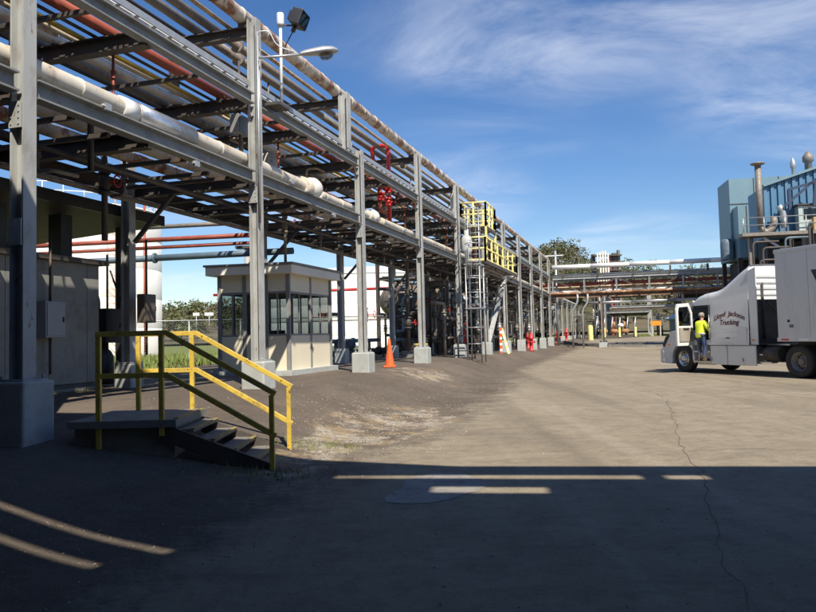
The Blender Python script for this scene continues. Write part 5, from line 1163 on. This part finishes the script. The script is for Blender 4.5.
# lower side: steps below the door, skirts behind
for s_ in (-1, 1):
    b = MB(); b.prism([(-.62, .30), (-1.42, .30), (-1.42, 1.0), (-.55, 1.0)], (0, s_*1.02-.02, 0), (1, 0, 0), (0, 0, 1), (0, .04, 0)); b.build('step_recess', tpaint, tr)
    for z, w_ in ((.42, .26), (.78, .18)): b = MB(); b.box((-1.02, s_*1.14, z), (.82, w_, .05)); b.build('step', chrome, tr)
    for x0, x1 in ((-1.44, -2.22), (-2.25, -3.5)):
        b = MB(); b.box(((x0+x1)/2, s_*1.19, .67), (x0-x1, .06, .68)); b.build('side_skirt', tpaint, tr, bevel=.02)
        b = MB(); b.box(((x0+x1)/2, s_*1.224, 1.0), (x0-x1-.02, .012, .03)); b.build('trim', trimg, tr)
for s_ in (-1, 1): b = MB(); b.tube((-1.5, s_*.86, .68), (-3.3, s_*.86, .68), .3, 20); b.build('fuel_tank', chrome, tr)
b = MB(); b.box((-1.45, 1.228, 2.0), (.012, .008, 1.8)); b.build('body_seam', trimg, tr); b = MB(); b.box((-2.45, 1.226, 1.45), (1.9, .006, .012)); b.build('body_seam', whitepaint, tr)
# open door: hinged at the front edge of the opening
hx_, hy_ = -.53, 1.17; da = rad(78); dd_ = Vector((-math.cos(da), math.sin(da), 0)); dn = Vector((math.sin(da), math.cos(da), 0))
def dpt(u, z, off=0): return Vector((hx_, hy_, 0)) + dd_*u + dn*off + zv*z
door = MB(); outer = [(0, 1.0), (.9, 1.0), (.92, 2.3), (.84, 2.52), (.2, 2.56), (.02, 2.2)]; inner = [(.10, 1.72), (.80, 1.72), (.81, 2.26), (.76, 2.40), (.26, 2.43), (.12, 2.15)]
vs = [dpt(u, z, o_) for o_ in (-.03, .03) for q in (outer, inner) for u, z in q]; n6 = 6
fs = []
for k in range(n6):
    k2 = (k+1) % n6
    fs += [(k, k2, n6+k2, n6+k), (12+k, 12+n6+k, 12+n6+k2, 12+k2), (k, 12+k, 12+k2, k2), (n6+k, n6+k2, 18+k2, 18+k)]
door.add(vs, fs); dobj = door.build('door', tpaint, tr)
b = MB(); b.add([dpt(u, z, 0) for u, z in inner], [tuple(range(6))]); b.build('window_pane', glass_d, dobj)
b = MB(); b.box(dpt(.45, 1.4, -.045), (.72, .03, .5), dd_, dn); b.build('inner_panel', mat('beige_trim', (.30, .27, .22), .7), dobj)
b = MB(); b.box(dpt(.45, 1.62, -.075), (.3, .04, .05), dd_, dn); b.build('pull_handle', black, dobj)
b = MB(); b.box((-.25, 1.52, 2.05), (.12, .24, .62)); mr = b.build('mirror', steel_b, tr, bevel=.03); b = MB(); b.bar((-.3, 1.1, 2.3), (-.25, 1.45, 2.25), .03, .03); b.bar((-.3, 1.1, 1.85), (-.25, 1.45, 1.85), .03, .03); b.build('mirror_arm', steel_b, mr)
# chassis
for s_ in (-1, 1): b = MB(); b.box((-3.1, s_*.42, .85), (8.2, .09, .28)); b.build('frame_rail', dirt_shade, tr)
b = MB(); b.box((-5.4, 0, 1.08), (1.1, 1.0, .1)); b.build('fifth_wheel', dirt_shade, tr); b = MB(); b.box((-3.9, 0, 1.02), (.9, 1.3, .04)); b.build('deck_plate', chrome, tr)
for s_ in (-1, 1): b = MB(); b.tube((-3.75, s_*.95, .72), (-4.35, s_*.95, .72), .24, 16); b.build('air_tank', dirt_shade, tr); b = MB(); b.box((-7.05, s_*.95, .62), (.03, .62, .8)); b.build('mud_flap', black, tr)
for s_ in (-1, 1):
    for i in range(2): b = MB(); b.box((-3.8, s_*1.0, .45+.25*i), (.5, .25, .04)); b.build('deck_step', chrome, tr)
def wheel(x, y, side, dual, parent, steer=False):
    R_ = .51; w_ = .29; e = Vector((0, side, 0)); yo = y
    b = MB(); tp = [(R_*.56, -w_*.42), (R_*.60, -w_/2), (R_*.92, -w_/2), (R_, -w_*.38), (R_, w_*.38), (R_*.92, w_/2), (R_*.60, w_/2), (R_*.56, w_*.42)]
    b.lathe(tp, (x, yo, R_), e, 36)
    if dual: b.lathe(tp, (x, yo-side*.34, R_), e, 36)
    wh = b.build('tyre', tyre, parent)
    off = .02 if steer else -.10
    b = MB(); b.lathe([(R_*.575, w_*.44), (R_*.53, w_*.42), (R_*.50, off), (R_*.34, off+.03), (R_*.26, off+.07 if steer else off-.02), (R_*.24, off+.14), (R_*.15, off+.16), (0, off+.165)], (x, yo, R_), e, 32); b.build('rim', chrome if steer else mat('dull_rim', (.20, .19, .18), .5, .3, .2, 5), wh)
    b = MB()
    for k in range(10):
        a = 2*math.pi*k/10; c = Vector((x+R_*.42*math.cos(a), yo+side*(off+.018), R_+R_*.42*math.sin(a))); b.tube(c, c+e*.012, .038, 10)
    b.build('hand_holes', black, wh)
    b = MB()
    for k in range(10):
        a = 2*math.pi*(k+.5)/10; c = Vector((x+R_*.3*math.cos(a), yo+side*(off+.03), R_+R_*.3*math.sin(a))); b.tube(c, c+e*.05, .016, 6)
    b.build('lug_nuts', chrome, wh)
for s_ in (1, -1):
    wheel(0, s_*1.04, s_, False, tr, True); wheel(-5.15, s_*1.06, s_, True, tr); wheel(-6.45, s_*1.06, s_, True, tr)
# small cab fittings: marker lamps, roof lamps, door handle, sun visor, antennas, panel gaps, lower lamps
amber = mat('amber_lens', (.75, .25, .03), .3)
for yy in (-.7, -.35, 0, .35, .7): b = MB(); b.box((-.78, yy, 2.84), (.1, .12, .05)); b.build('roof_lamp', amber, tr, bevel=.01)
b = MB(); b.prism([(-.40, 2.60), (-.10, 2.50), (-.10, 2.48), (-.42, 2.56)], (0, -1.0, 0), (1, 0, 0), (0, 0, 1), (0, 2.0, 0)); b.build('sun_visor', tpaint, tr)
for s_ in (-1, 1):
    b = MB(); b.tube((-.62, s_*1.02, 2.72), (-.80, s_*1.06, 3.75), .012, 6); b.build('antenna', black, tr)
    b = MB(); b.box((-3.42, s_*1.226, 1.18), (.12, .012, .05)); b.build('marker_lamp', amber, tr); b = MB(); b.box((.72, s_*1.202, 1.02), (.14, .016, .05)); b.build('marker_lamp', amber, tr)
    for xx in (-1.5, -2.95): b = MB(); b.box((xx, s_*1.226, .52), (.05, .014, .12)); b.build('skirt_latch', trimg, tr)
    b = MB(); b.box((-2.95, s_*1.228, 1.35), (.42, .008, .5)); b.build('luggage_door', tpaint, tr, bevel=.004); b = MB(); b.box((-2.3, s_*1.23, 1.26), (.14, .02, .03)); b.build('door_handle', black, tr)
    b = MB(); b.tube((-1.47, s_*1.27, 1.25), (-1.47, s_*1.25, 2.1), .018, 8); b.build('grab_handle', chrome, tr)
for k in range(9): b = MB(); b.box((1.186, 0, .74+.08*k), (.02, 1.4, .03)); b.build('grille_bar', chrome, tr)
for s_ in (-1, 1): b = MB(); b.tube((1.28, s_*.9, .5), (1.30, s_*.9, .5), .08, 12); b.build('fog_lamp', glass_d, tr)
for i in range(4): b = MB(); b.box((-3.23, 0, 2.72+.2*i), (.02, 1.9, .02)); b.build('back_wall_rib', trimg, tr)
# lettering on the sleeper side
def lettering(txt, xc, zc, size, archr, mt_, parent, shear=.25, bold=.005):
    cu = bpy.data.curves.new('lettering', 'FONT'); cu.body = txt; cu.size = size; cu.align_x = 'CENTER'; cu.shear = shear; cu.extrude = .001; cu.offset = bold
    ob_ = bpy.data.objects.new('tmp', cu); col.objects.link(ob_); dg = bpy.context.evaluated_depsgraph_get(); me_ = bpy.data.meshes.new_from_object(ob_.evaluated_get(dg)); bpy.data.objects.remove(ob_)
    for v in me_.vertices:
        u, w_ = v.co.x, v.co.y; z = zc + w_ - (archr*u*u if archr else 0)
        v.co = Vector((xc-u, 1.2265-.035*max(0, z-1.2) + .004 + v.co.z, z))
    me_.materials.clear(); me_.materials.append(mt_); o = bpy.data.objects.new('lettering', me_); col.objects.link(o); o.parent = parent; return o
maroon = mat('maroon_lettering', (.13, .02, .035), .4, 0, .1, 5)
lettering('Lloyd  Jackson', -2.36, 2.02, .245, .34, maroon, tr); lettering('Trucking', -2.36, 1.72, .25, 0.05, maroon, tr)

# ------------------------------------------------------------------ trailer
tl_ = thing('semi_trailer', 'long white box trailer behind the truck cab', 'trailer', tuple(TM @ Vector((-4.5, 0, 0))), rot=TROT)
TF, TL_ = 0, -14.0; tx = lambda x: x    # local x measured from the trailer front
trm = mat('trailer_white', (.62, .63, .62), .4, 0, .04, .5, c2=(.46, .46, .45), c2lo=.55, c2hi=.8, stretch=(1, 1, .3))
pw = 1.2; x = 0.0; i = 0
b = MB(); b.box((-.03, 0, 2.62), (.06, 2.56, 2.82)); b.build('front_wall', trm, tl_, bevel=.02)
while x > TL_+.1:
    x1_ = max(x-pw, TL_)
    for s_ in (1, -1): b = MB(); b.box(((x+x1_)/2-.03, s_*1.285, 2.62), (x-x1_-.012, .03, 2.74)); b.build('side_panel', trm, tl_)
    x = x1_
b = MB(); b.box((-7.05, 0, 2.62), (13.9, 2.53, 2.74)); b.build('inner_box', trm, tl_); b = MB(); b.box((-7.03, 0, 4.03), (14.06, 2.6, .05)); b.build('roof', trm, tl_)
for s_ in (1, -1):
    b = MB(); b.box((-7.03, s_*1.30, 1.2), (14.06, .04, .12)); b.build('bottom_rail', trm, tl_); b = MB(); b.box((-7.03, s_*1.298, 3.98), (14.06, .04, .10)); b.build('top_rail', trm, tl_)
    for k in range(20): b = MB(); b.box((-.3-.68*k, s_*1.322, 1.2), (.30, .004, .05)); b.build('reflective_tape', redpaint if k % 2 == 0 else whitepaint, tl_)
    b = MB(); b.box((-.55, s_*1.303, 1.62), (.16, .006, .10)); b.build('decal', bluep, tl_); b = MB(); b.box((-.45, s_*1.303, 1.78), (.1, .006, .08)); b.build('decal', steel_b, tl_)
b = MB(); b.prism([(-1.35, 3.3), (-1.62, 3.3), (-1.95, 2.55), (-2.28, 3.3), (-2.55, 3.3), (-2.02, 2.2), (-1.88, 2.2)], (0, 1.301, 0), (1, 0, 0), (0, 0, 1), (0, .004, 0)); b.build('emblem', steel_b, tl_)
b = MB(); b.box((-7, 0, 1.08), (13.8, 1.1, .14)); b.build('underframe', dirt_shade, tl_)
for s_ in (1, -1): b = MB(); b.box((-3.2, s_*.8, .65), (.12, .12, 1.0)); b.build('landing_leg', dirt_shade, tl_)
for xx in (-11.6, -12.9):
    for s_ in (1, -1): wheel(xx, s_*1.06, s_, True, tl_)

# ------------------------------------------------------------------ driver climbing into the cab
def skin_mesh(name, joints, edges, material, parent, root=0, levels=2):
    me_ = bpy.data.meshes.new(name); me_.from_pydata([j[0] for j in joints], edges, []); o = bpy.data.objects.new(name, me_); col.objects.link(o)
    o.modifiers.new('skin', 'SKIN'); sv = me_.skin_vertices[0].data
    for i, j in enumerate(joints):
        r_ = j[1]; sv[i].radius = (r_, r_) if not isinstance(r_, tuple) else r_; sv[i].use_root = (i == root)
    sb = o.modifiers.new('sub', 'SUBSURF'); sb.levels = levels; sb.render_levels = levels
    dg = bpy.context.evaluated_depsgraph_get(); m2 = bpy.data.meshes.new_from_object(o.evaluated_get(dg)); bpy.data.objects.remove(o)
    for p in m2.polygons: p.use_smooth = True
    m2.materials.clear(); m2.materials.append(material); o = bpy.data.objects.new(name, m2); col.objects.link(o); o.parent = parent; return o
ploc = TM @ Vector((-1.08, 1.30, .447)); PR = TROT + math.pi   # faces the cab (local -y): person forward is +y
pe = thing('person', 'person in a yellow hi-vis jacket and jeans climbing into the truck cab', 'person', tuple(ploc), rot=PR)
skin = mat('skin', (.50, .30, .22), .55, 0, .05, 10)
J = {'pel': ((0, 0, .92), .125), 'sp': ((0, .01, 1.12), .12), 'ch': ((0, .04, 1.33), .135), 'nk': ((0, .07, 1.47), .055), 'h0': ((0, .09, 1.54), .066), 'h1': ((0, .10, 1.62), .088), 'h2': ((0, .085, 1.69), .07), 'nose': ((0, .195, 1.605), .016),
     'hl': ((-.10, 0, .86), .085), 'kl': ((-.11, .04, .47), .06), 'al': ((-.11, -.02, .09), .042), 'tl': ((-.12, .13, .035), .036),
     'hr': ((.10, 0, .86), .085), 'kr': ((.12, .07, .48), .06), 'ar': ((.12, -.01, .09), .042), 'tr': ((.13, .14, .035), .036),
     'sl': ((-.17, .04, 1.38), .06), 'el': ((-.29, .16, 1.18), .045), 'wl': ((-.24, .36, 1.28), .033), 'pl': ((-.235, .43, 1.31), .036),
     'sr': ((.17, .04, 1.38), .06), 'er': ((.31, .08, 1.14), .045), 'wr': ((.34, .24, 1.0), .033), 'pr': ((.345, .31, .985), .036)}
E_ = [('pel', 'sp'), ('sp', 'ch'), ('ch', 'nk'), ('nk', 'h0'), ('h0', 'h1'), ('h1', 'h2'), ('h1', 'nose'), ('pel', 'hl'), ('hl', 'kl'), ('kl', 'al'), ('al', 'tl'), ('pel', 'hr'), ('hr', 'kr'), ('kr', 'ar'), ('ar', 'tr'), ('ch', 'sl'), ('sl', 'el'), ('el', 'wl'), ('wl', 'pl'), ('ch', 'sr'), ('sr', 'er'), ('er', 'wr'), ('wr', 'pr')]
for sd_, pw_ in (('l', Vector((-.235, .43, 1.31))), ('r', Vector((.345, .31, .985)))):
    for k in range(4):
        a_ = pw_+Vector((-.03+.02*k, .035, .0)); c_ = a_+Vector((0, .03+.008*(k in (1, 2)), -.012)); e_ = c_+Vector((0, .006, -.032))
        for nm_, q_, r_ in (('a', a_, .0095), ('c', c_, .009), ('e', e_, .008)): J['f%s%d%s' % (sd_, k, nm_)] = (tuple(q_), r_)
        E_ += [('p'+sd_, 'f%s%da' % (sd_, k)), ('f%s%da' % (sd_, k), 'f%s%dc' % (sd_, k)), ('f%s%dc' % (sd_, k), 'f%s%de' % (sd_, k))]
    s1_ = 1 if sd_ == 'l' else -1; J['t%sa' % sd_] = (tuple(pw_+Vector((s1_*.045, .005, -.012))), .011); J['t%sb' % sd_] = (tuple(pw_+Vector((s1_*.05, .035, -.03))), .009); E_ += [('p'+sd_, 't%sa' % sd_), ('t%sa' % sd_, 't%sb' % sd_)]
def sub_skin(name, keys, grow, material, root):
    ks = list(keys); js = [(J[k][0], J[k][1]*grow.get(k, grow['*'])) for k in ks]; es = [(ks.index(a), ks.index(c)) for a, c in E_ if a in ks and c in ks]
    return skin_mesh(name, js, es, material, pe, ks.index(root))
sub_skin('body', list(J.keys()), {'*': 1.0}, skin, 'pel'); J['hem'] = ((0, 0, .80), .135); E_.append(('pel', 'hem'))
hv = mat('hi_vis_fabric', (.80, .95, .06), .7, 0, .1, 8); jeans = mat('denim', (.045, .07, .14), .8, 0, .2, 20)
jk = sub_skin('jacket', ['hem', 'pel', 'sp', 'ch', 'sl', 'el', 'wl', 'sr', 'er', 'wr'], {'*': 1.45, 'wl': 1.5, 'wr': 1.5, 'pel': 1.5, 'sp': 1.5, 'ch': 1.4}, hv, 'ch')
sub_skin('trousers', ['pel', 'hl', 'kl', 'al', 'hr', 'kr', 'ar'], {'*': 1.22, 'pel': 1.05}, jeans, 'pel')
for z, r_ in ((.98, .178),): b = MB(); b.lathe([(r_*1.16, -.022), (r_*1.165, 0), (r_*1.16, .022)], (0, .015, z), n=24); b.build('reflective_band', mat('silver_tape', (.6, .6, .58), .4, .2), jk)
b = MB(); b.lathe([(.104, 0), (.103, .045), (.085, .085), (.04, .105), (0, .11)], (0, .075, 1.635), (0, -.35, 1), n=18); b.build('hair', mat('grey_hair', (.32, .28, .25), .8, 0, .2, 30), pe)
for s_ in (-1, 1):
    b = MB(); b.lathe([(0, -.012), (.02, -.008), (.028, 0), (.02, .008), (0, .012)], (s_*.094, .09, 1.615), (s_, 0, 0), n=10); b.build('ear', skin, pe)
    b = MB(); b.lathe([(0, -.011), (.011, 0), (0, .011)], (s_*.034, .178, 1.632), n=8); b.build('eye', dark, pe)
    fx_, fy_ = (-.11, -.02) if s_ < 0 else (.12, -.01); b = MB(); b.box((fx_, fy_+.075, .045), (.1, .29, .09)); b.box((fx_, fy_-.005, .13), (.105, .12, .12)); b.build('boot', mat('brown_leather', (.08, .055, .035), .6), pe, bevel=.025)
b = MB(); b.box((0, .178, 1.572), (.045, .01, .01)); b.build('mouth', mat('lips', (.35, .12, .1), .6), pe)

# ------------------------------------------------------------------ unseen deck, plates and pipes added overhead, shaped to cast the foreground shade
ZC = 8.0
az = Vector((SX, SY, 0)).normalized(); sh_ = az*(ZC/math.tan(SUN_EL))
pd = Vector((.846, -.533, 0)).normalized(); pz_ = Vector((-pd.y, pd.x, 0))   # run of the deck panels
ce = Vector((.990, -.139, 0)).normalized(); cm = Vector((.139, .990, 0)).normalized()
mo = cm.dot(sh_); eo = ce.dot(sh_)
GE = 9.09                                     # ground-shadow edge, distance along cm
cp = thing('added_shade_deck', 'unseen overhead deck with pipes, added to cast the foreground shade', 'canopy', (12, -6, 0))
m_deck = GE-1.49+mo
ma, mp_ = cm.dot(pd), cm.dot(pz_)
def a_front(w): return (m_deck-mp_*w)/ma
# thin gaps between three pairs of panels, placed to let sun slits through
A1, AMIN = 24.0, -12.0
gw = [pz_.dot(Vector((-3.9, 7.03, 0))+sh_) - q_ for q_ in (1.0, .5, 0)]; ga = pd.dot(Vector((-3.9, 7.03, 0))+sh_)
edges_w = [gw[2]-16, gw[2]-11, gw[2]-7, gw[2]-4.5, gw[2]-2.5]
for q_ in gw: edges_w += [q_-.06, q_+.06]
edges_w += [gw[2]+1.2, gw[2]+2.4, gw[2]+3.8, gw[2]+5.5, gw[2]+7.5]
gaps = {(gw[0]-.06, gw[0]+.06): (ga-1.2, ga+1.6), (gw[1]-.06, gw[1]+.06): (ga-1.0, ga+2.2), (gw[2]-.06, gw[2]+.06): (ga-.6, ga+2.4)}
def panel(w0, w1, a0, a1):
    P_ = [pd*max(a0, a_front(w0), AMIN)+pz_*w0, pd*a1+pz_*w0, pd*a1+pz_*w1, pd*max(a0, a_front(w1), AMIN)+pz_*w1]
    if (P_[1]-P_[0]).dot(pd) <= .05: return
    b = MB(); b.add([p+zv*(ZC-.04) for p in P_]+[p+zv*(ZC+.04) for p in P_], [(0, 3, 2, 1), (4, 5, 6, 7), (0, 1, 5, 4), (1, 2, 6, 5), (2, 3, 7, 6), (3, 0, 4, 7)]); b.build('shade_panel', steel_d, cp)
for w0, w1 in zip(edges_w, edges_w[1:]):
    if (w0, w1) in gaps: g0_, g1_ = gaps[(w0, w1)]; panel(w0, w1, -99, g0_); panel(w0, w1, g1_, A1)
    else: panel(w0, w1, -99, A1)
def cpt(e_, mm, z): return ce*e_ + cm*mm + zv*z
for c_, r_ in ((GE-.235, .235), (GE-.955, .19)):
    b = MB(); b.tube(cpt(-7, c_+mo, ZC), cpt(24, c_+mo, ZC), r_, 16); b.build('shade_pipe', whitep, cp)
def plate(e0, e1, m0, m1, z=ZC-.02):
    P_ = [cpt(e0, m0+mo, z), cpt(e1, m0+mo, z), cpt(e1, m1+mo, z), cpt(e0, m1+mo, z)]; b = MB()
    b.add([p-zv*.02 for p in P_]+[p+zv*.02 for p in P_], [(0, 3, 2, 1), (4, 5, 6, 7), (0, 1, 5, 4), (1, 2, 6, 5), (2, 3, 7, 6), (3, 0, 4, 7)]); b.build('shade_plate', steel_d, cp)
eg = eo
plate(2.05+eg, 24, GE-1.52, GE-.3); plate(-7, -2.1+eg, GE-1.52, GE-.3); plate(.3+eg, 2.05+eg, GE-1.52, GE-1.0); plate(-2.1+eg, -.9+eg, GE-1.52, GE-1.0); plate(1.35+eg, 1.6+eg, GE-.8, GE-.4)
P_ = [cpt(a_+eg, m_+mo, ZC-.02) for a_, m_ in ((-.4, 8.6), (-.4, 9.06), (-2.2, 9.5), (-4.2, 10.02), (-6.2, 11.0), (-12.5, 12.0), (-12.5, 8.2))]
b = MB(); b.add([p-zv*.03 for p in P_]+[p+zv*.03 for p in P_], [tuple(range(7)), tuple(range(13, 6, -1))]+[(i, i+7, (i+1) % 7+7, (i+1) % 7) for i in range(7)]); b.build('shade_plate', steel_d, cp)
for x, y in ((14, -2), (12, -10), (-2, -9), (5, -9)):
    b = MB(); b.ibeam((x, y, 0), (x, y, ZC-.05), .3, .3, upv=(1, 0, 0)); b.build('post', steel, cp)
wh = thing('sky_blocker', 'unseen grey walls added behind and right of the camera to block sky light', 'building', (2, -14, 0))  # added walls, out of view, keep sky light off the foreground
b = MB(); b.box((2, -16, 5.5), (60, 4, 11)); b.build('wall', mat('sky_blocker_grey', (.2, .2, .2), .6), wh)
b = MB(); b.box((17, -6.5, 3.9), (.3, 15, 7.8)); b.build('side_blocker', mat('sky_blocker_grey', (.2, .2, .2), .6), wh)
